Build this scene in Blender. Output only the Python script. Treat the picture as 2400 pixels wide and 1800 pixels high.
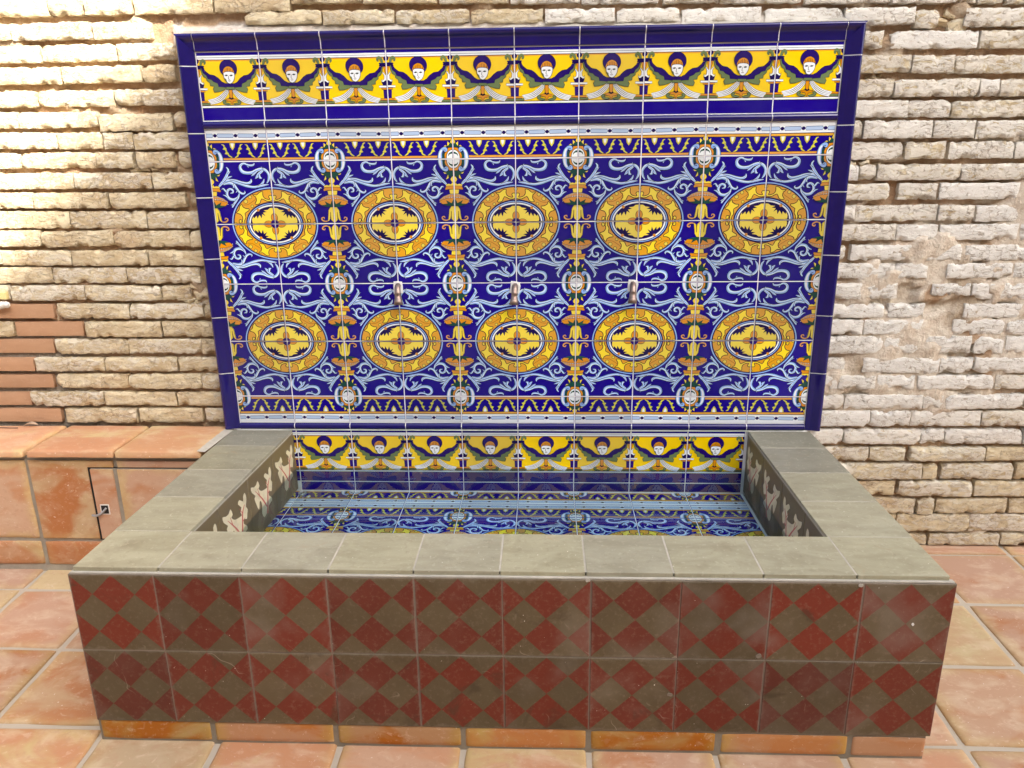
import bpy, bmesh, math, random
import numpy as np
from mathutils import Vector, Matrix, noise as mn
random.seed(7)
scene = bpy.context.scene
for o in list(bpy.data.objects): bpy.data.objects.remove(o)
COL = scene.collection

# ------------------------------------------------------------------ camera
CAM = np.array([.0888, -2.5361, 1.4436]); PIT, YAW, ROL, FPX = .292, -.0427, -.0117, 1765.8
cp, sp = math.cos(PIT), math.sin(PIT)
FW = np.array([math.sin(YAW)*cp, math.cos(YAW)*cp, -sp])
RG = np.array([math.cos(YAW), -math.sin(YAW), 0.]); UP = np.cross(RG, FW)
RG, UP = math.cos(ROL)*RG+math.sin(ROL)*UP, -math.sin(ROL)*RG+math.cos(ROL)*UP
cd = bpy.data.cameras.new('camera'); cam = bpy.data.objects.new('camera', cd); COL.objects.link(cam)
M = Matrix.Identity(4)
for i in range(3):
    M[i][0], M[i][1], M[i][2], M[i][3] = RG[i], UP[i], -FW[i], CAM[i]
cam.matrix_world = M
cd.sensor_width = 36; cd.lens = FPX/2400*36; cd.clip_start = .05; cd.clip_end = 500
scene.camera = cam

# ------------------------------------------------------------------ sky, sun, exposure
SUN = Vector((-.82, .90, -.88)).normalized()             # direction the light travels
w = bpy.data.worlds.new('World'); scene.world = w; w.use_nodes = True
nt = w.node_tree; nt.nodes.clear()
sky = nt.nodes.new('ShaderNodeTexSky'); sky.sky_type = 'NISHITA'; sky.sun_disc = False
sky.sun_elevation = math.asin(-SUN.z); sky.sun_rotation = math.atan2(-SUN.x, -SUN.y)
sky.dust_density = 5.0; sky.ozone_density = 1.0; sky.air_density = 1.0
bg = nt.nodes.new('ShaderNodeBackground'); bg.inputs[1].default_value = .15
wo = nt.nodes.new('ShaderNodeOutputWorld')
hz = nt.nodes.new('ShaderNodeHueSaturation'); hz.inputs['Saturation'].default_value = .55      # a hazy, whitish sky
nt.links.new(sky.outputs[0], hz.inputs['Color']); nt.links.new(hz.outputs[0], bg.inputs[0]); nt.links.new(bg.outputs[0], wo.inputs[0])
sd = bpy.data.lights.new('sun', 'SUN'); sd.energy = 5.0; sd.angle = math.radians(.55); sd.color = (1, .94, .84)
so = bpy.data.objects.new('sun', sd); COL.objects.link(so)
so.rotation_euler = SUN.to_track_quat('-Z', 'Y').to_euler(); so.location = (6, -7, 9)
vs = scene.view_settings
vs.view_transform = 'Standard'; vs.look = 'None'; vs.gamma = 1; vs.use_curve_mapping = False
vs.exposure = 1.75
scene.render.engine = 'CYCLES'
scene.render.resolution_x = 1024; scene.render.resolution_y = 768

# pixel (in the 2400 x 1800 photograph) -> point on a vertical plane y = const (the wall)
def at_y(u, v, y):
    d = (u-1200)/FPX*RG-(v-900)/FPX*UP+FW
    return CAM+d*((y-CAM[1])/d[1])

# ------------------------------------------------------------------ helpers
def link(name, me, mat=None, parent=None, loc=(0, 0, 0), rot=(0, 0, 0)):
    o = bpy.data.objects.new(name, me); COL.objects.link(o)
    if mat is not None and me is not None and not me.materials: me.materials.append(mat)
    o.location = loc; o.rotation_euler = rot
    if parent is not None: o.parent = parent
    return o
def tag(o, label=None, cat=None, group=None, kind=None):
    for k, val in (('label', label), ('category', cat), ('group', group), ('kind', kind)):
        if val: o[k] = val
    return o
def empty(name, loc=(0, 0, 0)):
    o = bpy.data.objects.new(name, None); COL.objects.link(o); o.location = loc; o.empty_display_size = .1
    return o
def mesh(name, v, f, smooth=False):
    me = bpy.data.meshes.new(name); me.from_pydata([tuple(map(float, p)) for p in v], [], f); me.update()
    if smooth: me.polygons.foreach_set('use_smooth', [True]*len(me.polygons))
    return me
def box_mesh(name, x0, x1, y0, y1, z0, z1, bev=0., seg=1):
    bm = bmesh.new(); bmesh.ops.create_cube(bm, size=1)
    for p in bm.verts:
        p.co = Vector(((x0+x1)/2+p.co.x*(x1-x0), (y0+y1)/2+p.co.y*(y1-y0), (z0+z1)/2+p.co.z*(z1-z0)))
    if bev: bmesh.ops.bevel(bm, geom=bm.edges[:], offset=bev, segments=seg, affect='EDGES', profile=.5)
    me = bpy.data.meshes.new(name); bm.to_mesh(me); bm.free(); return me
def prism_mesh(name, poly, y0, y1, bev=0.):          # polygon in x,z extruded from y0 (front) to y1
    n = len(poly); bm = bmesh.new()
    a = [bm.verts.new((x, y0, z)) for x, z in poly]; b = [bm.verts.new((x, y1, z)) for x, z in poly]
    fr = bm.faces.new(a); bm.faces.new(b[::-1])
    for i in range(n): bm.faces.new((a[i], b[i], b[(i+1) % n], a[(i+1) % n]))
    bmesh.ops.recalc_face_normals(bm, faces=bm.faces[:])
    if bev:
        es = [e for e in bm.edges if all(abs(q.co.y-y0) < 1e-6 for q in e.verts)]
        bmesh.ops.bevel(bm, geom=es, offset=bev, segments=2, affect='EDGES', profile=.5)
    me = bpy.data.meshes.new(name); bm.to_mesh(me); bm.free(); return me
def fbm(p, s, o=3, sd=0.):
    q = Vector((p[0]*s+sd*7.13, p[1]*s+sd*3.7, p[2]*s-sd*5.1)); a = 1.; r = 0.
    for _ in range(o): r += a*mn.noise(q); q = q*2.1; a *= .5
    return r
def spline(pts, n=5, closed=True):
    P = [tuple(p) for p in pts]; m = len(P); out = []
    rng = range(m if closed else m-1)
    for i in rng:
        if closed: p0, p1, p2, p3 = P[i-1], P[i], P[(i+1) % m], P[(i+2) % m]
        else: p0, p1, p2, p3 = P[max(i-1, 0)], P[i], P[i+1], P[min(i+2, m-1)]
        for k in range(n):
            t = k/n
            out.append(tuple(.5*(2*b+(c-a)*t+(2*a-5*b+4*c-d)*t*t+(3*b-a-3*c+d)*t**3) for a, b, c, d in zip(p0, p1, p2, p3)))
    if not closed: out.append(P[-1])
    return out
def homog(src, dst):
    A = []; B = []
    for (x, y), (u, v) in zip(src, dst):
        A += [[x, y, 1, 0, 0, 0, -u*x, -u*y], [0, 0, 0, x, y, 1, -v*x, -v*y]]; B += [u, v]
    h = np.append(np.linalg.solve(np.array(A, float), np.array(B, float)), 1).reshape(3, 3)
    def f(x, y):
        q = h@np.array([x, y, 1.]); return q[0]/q[2], q[1]/q[2]
    return f

# ------------------------------------------------------------------ materials
class N:
    def __init__(s, name):
        s.m = bpy.data.materials.new(name); s.m.use_nodes = True; s.t = s.m.node_tree; s.t.nodes.clear()
        s.o = s.t.nodes.new('ShaderNodeOutputMaterial')
    def n(s, typ, ins=None, **kw):
        d = s.t.nodes.new('ShaderNode'+typ)
        for k, val in kw.items(): setattr(d, k, val)
        for k, val in (ins or {}).items():
            if hasattr(val, 'is_linked') or hasattr(val, 'links'): s.t.links.new(val, d.inputs[k])
            else: d.inputs[k].default_value = val
        return d
    def math(s, op, a, b=0., c=0.): return s.n('Math', {0: a, 1: b, 2: c}, operation=op).outputs[0]
    def mix(s, f, a, b, blend='MIX'):
        d = s.n('Mix', data_type='RGBA', blend_type=blend)
        for i, val in ((0, f), (6, a), (7, b)):
            if hasattr(val, 'links'): s.t.links.new(val, d.inputs[i])
            else: d.inputs[i].default_value = val if i == 0 else tuple(val)+(1,)*(4-len(val))
        return d.outputs[2]
    def ramp(s, f, a, b):            # smooth step between a and b
        return s.n('MapRange', {0: f, 1: a, 2: b, 3: 0., 4: 1.}, interpolation_type='SMOOTHSTEP').outputs[0]
    def noise(s, vec, sc, det=4., rough=.55, dist=0.):
        return s.n('TexNoise', {'Vector': vec, 'Scale': sc, 'Detail': det, 'Roughness': rough, 'Distortion': dist}).outputs[0]
    def objvec(s, k=37.):            # object coordinates, shifted per object
        tc = s.n('TexCoord'); oi = s.n('ObjectInfo')
        sh = s.n('VectorMath', {0: oi.outputs['Location'], 1: (k, k*1.3, k*.7)}, operation='MULTIPLY').outputs[0]
        return s.n('VectorMath', {0: tc.outputs['Object'], 1: sh}, operation='ADD').outputs[0], tc.outputs['Object'], oi.outputs['Random']
    def bump(s, h, st, dist, nrm=None):
        d = s.n('Bump', {'Strength': st, 'Distance': dist, 'Height': h})
        if nrm is not None: s.t.links.new(nrm, d.inputs['Normal'])
        return d.outputs[0]
    def out(s, col, rough=.5, nrm=None, **kw):
        p = s.n('BsdfPrincipled', {'Base Color': col if hasattr(col, 'links') else tuple(col)+(1,), 'Roughness': rough})
        for k, val in kw.items():
            k = k.replace('_', ' ')
            if hasattr(val, 'links'): s.t.links.new(val, p.inputs[k])
            else: p.inputs[k].default_value = val
        if nrm is not None: s.t.links.new(nrm, p.inputs['Normal'])
        s.t.links.new(p.outputs[0], s.o.inputs[0]); return s.m

def m_glaze():                       # painted glazed tile: the drawing is in the colour attribute
    a = N('glazed_tile'); vec, ob, rnd = a.objvec()
    c = a.n('Attribute', attribute_name='Col').outputs['Color']
    hs = a.n('HueSaturation', {'Hue': .5, 'Saturation': a.math('MULTIPLY_ADD', rnd, .10, .95), 'Value': a.math('MULTIPLY_ADD', rnd, .42, .77), 'Fac': 1., 'Color': c}).outputs[0]
    nz = a.noise(vec, 9., 3.)
    hs = a.mix(a.math('MULTIPLY', a.ramp(nz, .35, .75), .03), hs, (.30, .30, .42))
    sm = a.noise(vec, 30., 4.)
    b = a.bump(a.noise(vec, 14., 2.), .05, .01)
    return a.out(hs, a.math('MULTIPLY_ADD', sm, .12, .04), b, Specular_IOR_Level=.30)
def m_solid_glaze(name, col):
    a = N(name); vec, ob, rnd = a.objvec()
    nz = a.noise(vec, 25., 3.)
    c = a.mix(nz, tuple(x*.75 for x in col), tuple(x*1.2 for x in col))
    return a.out(c, .09, a.bump(a.noise(vec, 40., 2.), .08, .004), Specular_IOR_Level=.55)
def m_grout(name, col, k=.25):
    a = N(name); tc = a.n('TexCoord').outputs['Object']
    nz = a.noise(tc, 40., 5.); n2 = a.noise(tc, 6., 3.)
    c = a.mix(a.math('MULTIPLY', nz, n2), tuple(x*(1-k*2) for x in col), tuple(min(1, x*(1+k)) for x in col))
    return a.out(c, .9, a.bump(a.noise(tc, 220., 3.), .5, .002))
def m_brick():
    a = N('old_brick'); vec, ob, rnd = a.objvec()
    lime = a.n('Attribute', attribute_name='lime', attribute_type='OBJECT').outputs['Fac']
    warm = a.n('Attribute', attribute_name='warm', attribute_type='OBJECT').outputs['Fac']
    st = a.n('Mapping', {0: vec, 3: (1., 1., 1.9)}).outputs[0]
    n1 = a.noise(st, 13., 8., .68, .7); n2 = a.noise(st, 26., 7., .70, 1.0); n3 = a.noise(st, 7., 4.); n4 = a.noise(st, 48., 5., .7, .8)
    base = a.mix(a.ramp(n1, .38, .62), (.56, .44, .265), (.75, .65, .445))
    base = a.mix(a.math('MULTIPLY', a.ramp(n3, .45, .70), a.math('MULTIPLY_ADD', warm, .6, .10)), base, (.57, .415, .25))
    lm = a.ramp(a.math('ADD', n2, a.math('MULTIPLY', lime, .22)), .545, .60)
    base = a.mix(a.math('MULTIPLY', lm, a.math('MULTIPLY_ADD', lime, .75, .20)), base, (.80, .775, .715))
    tn = a.ramp(a.noise(st, 19., 6., .66, 1.4), .585, .625)
    base = a.mix(a.math('MULTIPLY', tn, a.math('MULTIPLY_ADD', lime, -.22, .42)), base, (.50, .365, .225))
    crk = a.n('TexVoronoi', {'Vector': a.n('VectorMath', {0: st, 1: a.n('VectorMath', {0: a.n('TexNoise', {'Vector': st, 'Scale': 20., 'Detail': 4.}).outputs[1], 3: .10}, operation='SCALE').outputs[0]}, operation='ADD').outputs[0], 'Scale': 26.}, feature='DISTANCE_TO_EDGE').outputs[0]
    ck = a.math('MULTIPLY', a.math('SUBTRACT', 1., a.ramp(crk, .0, .045)), a.ramp(n3, .44, .58))
    base = a.mix(a.math('MULTIPLY', ck, .62), base, (.34, .235, .15))
    pit = a.ramp(a.noise(st, 62., 4., .65, .6), .585, .65)
    base = a.mix(a.math('MULTIPLY', pit, .50), base, (.37, .26, .165))
    fl = a.ramp(a.noise(st, 52., 4., .7, .6), .60, .66); base = a.mix(a.math('MULTIPLY', fl, .45), base, (.82, .77, .66))
    h = a.math('ADD', a.math('MULTIPLY', n2, .8), a.math('MULTIPLY', n4, .6))
    h = a.math('ADD', h, a.math('MULTIPLY', lm, .18)); h = a.math('SUBTRACT', h, a.math('MULTIPLY', pit, .22)); h = a.math('SUBTRACT', h, a.math('MULTIPLY', ck, .35))
    return a.out(base, .92, a.bump(h, .85, .008), Specular_IOR_Level=.2)
def m_newbrick():
    a = N('new_brick'); vec, ob, rnd = a.objvec()
    st = a.n('Mapping', {0: vec, 3: (1., 1., 4.)}).outputs[0]
    n1 = a.noise(st, 14., 5.); n2 = a.noise(vec, 120., 3.)
    c = a.mix(n1, (.42, .225, .12), (.56, .34, .20)); c = a.mix(a.math('MULTIPLY', a.ramp(n2, .6, .75), .4), c, (.62, .45, .32))
    c = a.n('HueSaturation', {'Hue': .5, 'Saturation': 1., 'Value': a.math('MULTIPLY_ADD', rnd, .3, .8), 'Fac': 1., 'Color': c}).outputs[0]
    return a.out(c, .85, a.bump(n2, .3, .003))
def m_mortar():
    a = N('wall_mortar'); tc = a.n('TexCoord').outputs['Object']
    c = a.n('Attribute', attribute_name='Col').outputs['Color']
    n1 = a.noise(tc, 38., 6., .65); n2 = a.noise(tc, 140., 4.)
    c = a.mix(a.ramp(n1, .3, .7), a.mix(1., c, (.78, .70, .64), 'MULTIPLY'), c)
    c = a.mix(a.math('MULTIPLY', a.ramp(n2, .55, .75), .35), c, (.68, .60, .50))
    return a.out(c, .95, a.bump(a.math('ADD', n1, a.math('MULTIPLY', n2, .5)), .8, .010), Specular_IOR_Level=.15)
def m_terra(name, dust, sat, gloss, val=.93, vary=0.):
    a = N(name); vec, ob, rnd = a.objvec()
    sc = a.n('Mapping', {0: vec, 3: (1., 1.6, 1.6)}).outputs[0]
    n1 = a.noise(sc, 4.2, 4., .55, .8); n2 = a.noise(sc, 9., 5., .6, .5); n3 = a.noise(vec, 60., 4.)
    r2 = a.math('FRACT', a.math('MULTIPLY', rnd, 7.31))
    A = a.mix(rnd, (.52, .215, .095), (.62, .35, .22))
    B = a.mix(a.ramp(r2, .3, .7), (.63, .48, .26), (.62, .40, .28))
    c = a.mix(a.ramp(a.math('ADD', n1, a.math('MULTIPLY_ADD', r2, .24, -.12)), .40, .60), A, B)
    sx = a.n('SeparateXYZ', {0: ob})
    e = a.math('MAXIMUM', a.math('ABSOLUTE', sx.outputs[0]), a.math('MAXIMUM', a.math('ABSOLUTE', sx.outputs[2]), 0.))
    ed = a.ramp(a.math('ADD', e, a.math('MULTIPLY_ADD', n2, .10, -.05)), .105, .155)
    c = a.mix(a.math('MULTIPLY', ed, a.math('MULTIPLY_ADD', r2, .5, .3)), c, (.62, .44, .21))
    r4 = a.math('FRACT', a.math('MULTIPLY', rnd, 23.7))
    c = a.mix(a.math('MULTIPLY', a.ramp(r4, .62, .95), .62*vary), c, (.68, .56, .36)); c = a.mix(a.math('MULTIPLY', a.ramp(r4, .38, .05), .50*vary), c, (.60, .40, .315))
    c = a.n('HueSaturation', {'Hue': .5, 'Saturation': sat, 'Value': a.math('MULTIPLY_ADD', rnd, .18, val), 'Fac': 1., 'Color': c}).outputs[0]
    c = a.mix(a.math('MULTIPLY', a.ramp(n2, .46, .70), dust), c, (.70, .57, .41))
    c = a.mix(a.math('MULTIPLY', a.ramp(n3, .56, .66), .30), c, (.44, .25, .15))
    c = a.mix(a.math('MULTIPLY', a.ramp(a.noise(sc, 34., 6., .7, .6), .56, .66), .28), c, (.70, .52, .38))
    c = a.mix(a.math('MULTIPLY', a.ramp(a.noise(vec, 130., 2.), .70, .76), .5), c, (.85, .80, .72))
    return a.out(c, a.math('MULTIPLY_ADD', n2, .25, gloss), a.bump(a.math('ADD', n2, a.math('MULTIPLY', n3, .25)), .25, .006))
def m_paving(px, py, ox, oy):        # the floor beyond the single tiles, same grid
    a = N('floor_sheet'); tc = a.n('TexCoord').outputs['Object']
    mp = a.n('Mapping', {0: tc, 1: (-ox, -oy, 0.)}).outputs[0]
    br = a.n('TexBrick', {'Vector': mp, 'Color1': (.56, .36, .23, 1), 'Color2': (.64, .50, .35, 1), 'Mortar': (.45, .385, .30, 1), 'Scale': 1., 'Mortar Size': .009, 'Mortar Smooth': .1, 'Bias': 0., 'Brick Width': px, 'Row Height': py}, offset=0., squash=1.)
    n1 = a.noise(tc, 60., 5.)
    return a.out(a.mix(a.math('MULTIPLY', n1, .3), br.outputs[0], (.5, .45, .38)), .8, a.bump(n1, .3, .004))
def m_diamond():
    S = .2092
    a = N('diamond_cement_tile'); vec, ob, rnd = a.objvec()
    sx = a.n('SeparateXYZ', {0: ob})
    wv = a.math('MULTIPLY_ADD', a.noise(vec, 60., 3.), .03, -.015)
    u = a.math('ADD', a.math('MULTIPLY_ADD', sx.outputs[0], 2/S, 5.), wv); v = a.math('MULTIPLY_ADD', sx.outputs[2], 2/S, 5.)
    p = a.math('ADD', u, v); q = a.math('SUBTRACT', u, v)
    par = a.math('ABSOLUTE', a.math('MODULO', a.math('ADD', a.math('FLOOR', p), a.math('FLOOR', q)), 2.))
    n1 = a.noise(vec, 11., 5., .6); n2 = a.noise(vec, 90., 5., .7); n3 = a.noise(vec, 5., 3.)
    r3 = a.math('FRACT', a.math('MULTIPLY', rnd, 13.7)); red = a.mix(n1, a.mix(r3, (.085, .014, .0075), (.140, .019, .0085)), a.mix(r3, (.145, .038, .024), (.185, .034, .017))); oli = a.mix(n1, (.070, .049, .024), (.135, .102, .056))
    c = a.mix(par, oli, red)
    du = a.math('MULTIPLY', a.ramp(n3, .52, .74), a.math('MULTIPLY_ADD', r3, .35, .18))
    c = a.mix(du, c, (.22, .18, .145))
    c = a.mix(a.math('MULTIPLY', a.ramp(n2, .50, .72), .26), c, (.24, .175, .13))
    ab = a.math('MAXIMUM', a.math('ABSOLUTE', sx.outputs[0]), a.math('ABSOLUTE', sx.outputs[2]))
    ew = a.math('MULTIPLY', a.ramp(a.math('ADD', ab, a.math('MULTIPLY_ADD', a.noise(vec, 38., 5., .7), .05, -.025)), .096, .107), .32)
    c = a.mix(ew, c, (.20, .165, .125))
    st = a.math('MULTIPLY', a.ramp(a.noise(vec, 7., 4., .6, .8), .60, .72), .55)
    c = a.mix(st, c, (.050, .033, .018))
    w1 = a.n('TexWave', {'Vector': a.n('Mapping', {0: vec, 2: (0., .5, 0.)}).outputs[0], 'Scale': 2.3, 'Distortion': 14., 'Detail': 4., 'Detail Scale': 1.4}, wave_type='BANDS').outputs[1]
    scr = a.math('MULTIPLY', a.ramp(w1, .9985, .9999), a.ramp(a.noise(vec, 9., 2.), .56, .68))
    c = a.mix(a.math('MULTIPLY', scr, .40), c, (.42, .36, .29))
    spk = a.ramp(a.noise(vec, 150., 1.), .80, .83); c = a.mix(a.math('MULTIPLY', spk, .8), c, (.75, .70, .62))
    hs = a.n('HueSaturation', {'Hue': .5, 'Saturation': 1., 'Value': a.math('MULTIPLY_ADD', rnd, .3, .88), 'Fac': 1., 'Color': c}).outputs[0]
    return a.out(hs, a.math('MULTIPLY_ADD', n1, .3, .38), a.bump(n2, .12, .002), Specular_IOR_Level=.35)
def m_coping():
    a = N('grey_cement_tile'); vec, ob, rnd = a.objvec()
    grey_mix = a.n('Attribute', attribute_name='dark_grey', attribute_type='OBJECT').outputs['Fac']
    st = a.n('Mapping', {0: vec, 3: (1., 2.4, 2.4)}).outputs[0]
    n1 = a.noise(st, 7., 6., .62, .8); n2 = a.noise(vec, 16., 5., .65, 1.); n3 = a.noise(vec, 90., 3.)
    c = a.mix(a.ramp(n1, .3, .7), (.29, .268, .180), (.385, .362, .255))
    c = a.mix(grey_mix, c, a.mix(n1, (.145, .138, .100), (.23, .22, .170)))  # darker, greyer tone mixed in by a per-tile amount
    c = a.mix(a.math('MULTIPLY', a.ramp(n2, .60, .78), .45), c, (.36, .255, .15))
    c = a.mix(a.math('MULTIPLY', a.ramp(a.noise(vec, 5.5, 4., .6), .62, .75), .5), c, (.20, .17, .11))
    c = a.mix(a.math('MULTIPLY', a.ramp(n3, .58, .68), .30), c, (.50, .46, .35))
    c = a.mix(a.math('MULTIPLY', a.ramp(a.noise(vec, 55., 5., .7, .5), .57, .66), .30), c, (.19, .165, .11))
    c = a.mix(a.ramp(a.noise(vec, 120., 1.), .78, .81), c, (.75, .70, .58))
    hs = a.n('HueSaturation', {'Hue': .5, 'Saturation': a.math('MULTIPLY_ADD', rnd, .25, .85), 'Value': a.math('MULTIPLY_ADD', rnd, .14, .93), 'Fac': 1., 'Color': c}).outputs[0]
    return a.out(hs, a.math('MULTIPLY_ADD', n2, .3, .24), a.bump(a.math('ADD', n2, n3), .12, .003), Specular_IOR_Level=.45)
def m_attr(name, rough):
    a = N(name); vec, ob, rnd = a.objvec()
    c = a.n('Attribute', attribute_name='Col').outputs['Color']
    n1 = a.noise(vec, 25., 5., .6)
    c = a.mix(a.math('MULTIPLY', a.ramp(n1, .45, .75), .30), c, (.13, .10, .06))
    return a.out(c, rough, a.bump(n1, .1, .002))
def m_metal():
    a = N('aged_copper'); vec, ob, rnd = a.objvec(); n1 = a.noise(vec, 60., 4.)
    return a.out(a.mix(n1, (.20, .12, .085), (.40, .32, .28)), a.math('MULTIPLY_ADD', n1, .35, .28), a.bump(n1, .2, .002), Metallic=.9)
def m_simple(name, col, rough, **kw):
    a = N(name); vec, ob, rnd = a.objvec(); n1 = a.noise(vec, 30., 4.)
    return a.out(a.mix(n1, tuple(x*.8 for x in col), tuple(min(1, x*1.15) for x in col)), rough, a.bump(n1, .15, .003), **kw)
def m_water():
    a = N('water'); tc = a.n('TexCoord').outputs['Object']
    nr = a.bump(a.noise(tc, 5., 2.), .02, .02)
    tr = a.n('BsdfTransparent', {0: (.80, .93, .98, 1)}); gl = a.n('BsdfGlossy', {'Color': (1, 1, 1, 1), 'Roughness': .0, 'Normal': nr})
    fr = a.n('Fresnel', {'IOR': 1.34, 'Normal': nr})
    mx = a.n('MixShader', {0: fr.outputs[0], 1: tr.outputs[0], 2: gl.outputs[0]})
    a.t.links.new(mx.outputs[0], a.o.inputs[0]); return a.m
def m_plaster(name, col):
    a = N(name); tc = a.n('TexCoord').outputs['Object']; n1 = a.noise(tc, 1.3, 5.); n2 = a.noise(tc, 40., 4.)
    return a.out(a.mix(n1, tuple(x*.85 for x in col), tuple(min(1, x*1.1) for x in col)), .9, a.bump(n2, .3, .01))

GLAZE = m_glaze(); NAVY = m_solid_glaze('cobalt_glaze', (.009, .005, .105))
WGROUT = m_grout('white_grout', (.84, .83, .81), .05); CGROUT = m_grout('cement_grout', (.46, .41, .33)); PGROUT = m_grout('pale_cement', (.62, .57, .48))
DGROUT = m_grout('dark_grout', (.32, .27, .20))
BRICK = m_brick(); NEWB = m_newbrick(); MORTAR = m_mortar()
TFLOOR = m_terra('floor_terracotta', .34, 1.14, .66, .67, 1.); TBENCH = m_terra('bench_terracotta', .26, 1.10, .50, .78, .25); TBASE = m_terra('skirting_terracotta', .03, 1.34, .60, .62)
DIAM = m_diamond(); COPE = m_coping(); LEAFM = m_attr('leaf_cement_tile', .4); METAL = m_metal(); WATER = m_water()
STEEL = m_simple('latch_steel', (.42, .41, .40), .35, Metallic=.8); BLACK = m_simple('dark_hole', (.012, .011, .010), .8)
PVC = m_simple('white_plastic', (.72, .70, .66), .35)

# ------------------------------------------------------------------ drawings on tiles
BLUE = (.0085, .0008, .205); NAV = (.008, .0025, .068); INK = (.008, .006, .022); YEL = (.80, .55, .020); YEL2 = (.80, .63, .075)
ORA = (.60, .25, .028); WHI = (.74, .77, .78); LBL = (.26, .42, .78); PBL = (.58, .71, .88); GRN = (.012, .062, .048); SAGE = (.135, .185, .075)
class Paint:
    def __init__(s, mp): s.mp = mp; s.sh = []
    def _add(s, polys, col):
        xs = [p[0] for q in polys for p in q]; ys = [p[1] for q in polys for p in q]
        bb = (min(xs), max(xs), min(ys), max(ys)); lv = 0
        for _, _, b, l in s.sh:
            if b[0] < bb[1] and b[1] > bb[0] and b[2] < bb[3] and b[3] > bb[2]: lv = max(lv, l)
        s.sh.append((polys, col, bb, lv+1))
    def poly(s, pts, col, smooth=0, line=0., lcol=INK):
        if smooth: pts = spline(pts, smooth)
        q = [s.mp(*p[:2]) for p in pts]; s._add([q], col)
        if line: s.stroke([(x, y, line) for x, y in pts]+[(pts[0][0], pts[0][1], line)], lcol, 0)
    def mirror(s, pts, cx, *a, **k):
        s.poly(pts, *a, **k); s.poly([(2*cx-p[0], p[1]) for p in pts], *a, **k)
    def ell(s, cx, cy, rx, ry, col, n=24, line=0.):
        s.poly([(cx+rx*math.cos(2*math.pi*i/n), cy+ry*math.sin(2*math.pi*i/n)) for i in range(n)], col, line=line)
    def ring(s, cx, cy, rx, ry, wd, col, n=72):
        s.stroke([(cx+rx*math.cos(2*math.pi*i/n), cy+ry*math.sin(2*math.pi*i/n), wd) for i in range(n+1)], col, 0)
    def stroke(s, pts, col, smooth=5):
        P = spline(pts, smooth, False) if smooth else pts
        L = []; R = []
        for i, p in enumerate(P):
            a = P[max(i-1, 0)]; b = P[min(i+1, len(P)-1)]
            dx, dy = b[0]-a[0], b[1]-a[1]; d = math.hypot(dx, dy) or 1.
            hw = max(p[2], .5)/2; L.append((p[0]-dy/d*hw, p[1]+dx/d*hw)); R.append((p[0]+dy/d*hw, p[1]-dx/d*hw))
        s._add([[s.mp(*L[i]), s.mp(*L[i+1]), s.mp(*R[i+1]), s.mp(*R[i])] for i in range(len(P)-1)], col)
    def scroll(s, pts, k=1.):
        s.stroke([(x, y, wd*1.1*k+10) for x, y, wd in pts], INK)
        s.stroke([(x, y, wd*.90*k) for x, y, wd in pts], PBL)
        s.stroke([(x-.22*wd, y+.22*wd, wd*.42*k) for x, y, wd in pts], LBL)
def clip(poly, e=.0):
    for ax, sg, lim in ((0, 1, e), (0, -1, -(1-e)), (1, 1, e), (1, -1, -(1-e))):
        out = []
        for i, p in enumerate(poly):
            q = poly[i-1]; dp, dq = sg*p[ax]-lim, sg*q[ax]-lim
            if (dp >= 0) != (dq >= 0):
                t = dq/(dq-dp); out.append((q[0]+(p[0]-q[0])*t, q[1]+(p[1]-q[1])*t))
            if dp >= 0: out.append(p)
        poly = out
        if len(poly) < 3: return []
    return poly
def tile_mesh(name, paint, W, H, fx=False, fy=False, base=BLUE, edge=None, u0=0., u1=1., v0=0., v1=1., T=.008):
    """glazed tile body plus its painted drawing; front faces -y; (u0..v1) is the piece kept of a cut tile"""
    g = .0013; w2, h2 = W*(u1-u0)/2-g, H*(v1-v0)/2-g; c = .0008
    V = []; F = []; K = []
    def face(pts, y, col, rev=False):
        n = len(V); V.extend([(x, y, z) for x, z in pts]); F.append(list(range(n, n+len(pts)))); K.append(col)
    o = [(-w2, -h2), (w2, -h2), (w2, h2), (-w2, h2)]; i_ = [(-w2+c, -h2+c), (w2-c, -h2+c), (w2-c, h2-c), (-w2+c, h2-c)]
    n = len(V); V += [(x, T, z) for x, z in o]+[(x, c, z) for x, z in o]+[(x, 0., z) for x, z in i_]
    for k in range(4):
        j = (k+1) % 4; F += [[n+k, n+j, n+4+j, n+4+k], [n+4+k, n+4+j, n+8+j, n+8+k]]; K += [edge or base]*2
    F.append([n+8, n+9, n+10, n+11]); K.append(base)
    for polys, col, bb, lv in (paint.sh if paint else []):
        for q in polys:
            q = [((1-u) if fx else u, (1-v) if fy else v) for u, v in q]
            q = clip([((u-u0)/(u1-u0), (v-v0)/(v1-v0)) for u, v in q], .006)
            if len(q) < 3: continue
            pts = [((u-.5)*2*w2, (.5-v)*2*h2) for u, v in q]
            ar = sum(a[0]*b[1]-b[0]*a[1] for a, b in zip(pts, pts[1:]+pts[:1]))
            if abs(ar) < 2e-9: continue
            if ar < 0: pts = pts[::-1]
            face(pts, -.00008*lv, col)
    me = mesh(name, V, F)
    at = me.color_attributes.new('Col', 'FLOAT_COLOR', 'CORNER')
    cols = np.ones((len(me.loops), 4), np.float32); li = 0
    for f, k in zip(F, K):
        cols[li:li+len(f), :3] = k; li += len(f)
    at.data.foreach_set('color', cols.ravel()); return me

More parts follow.
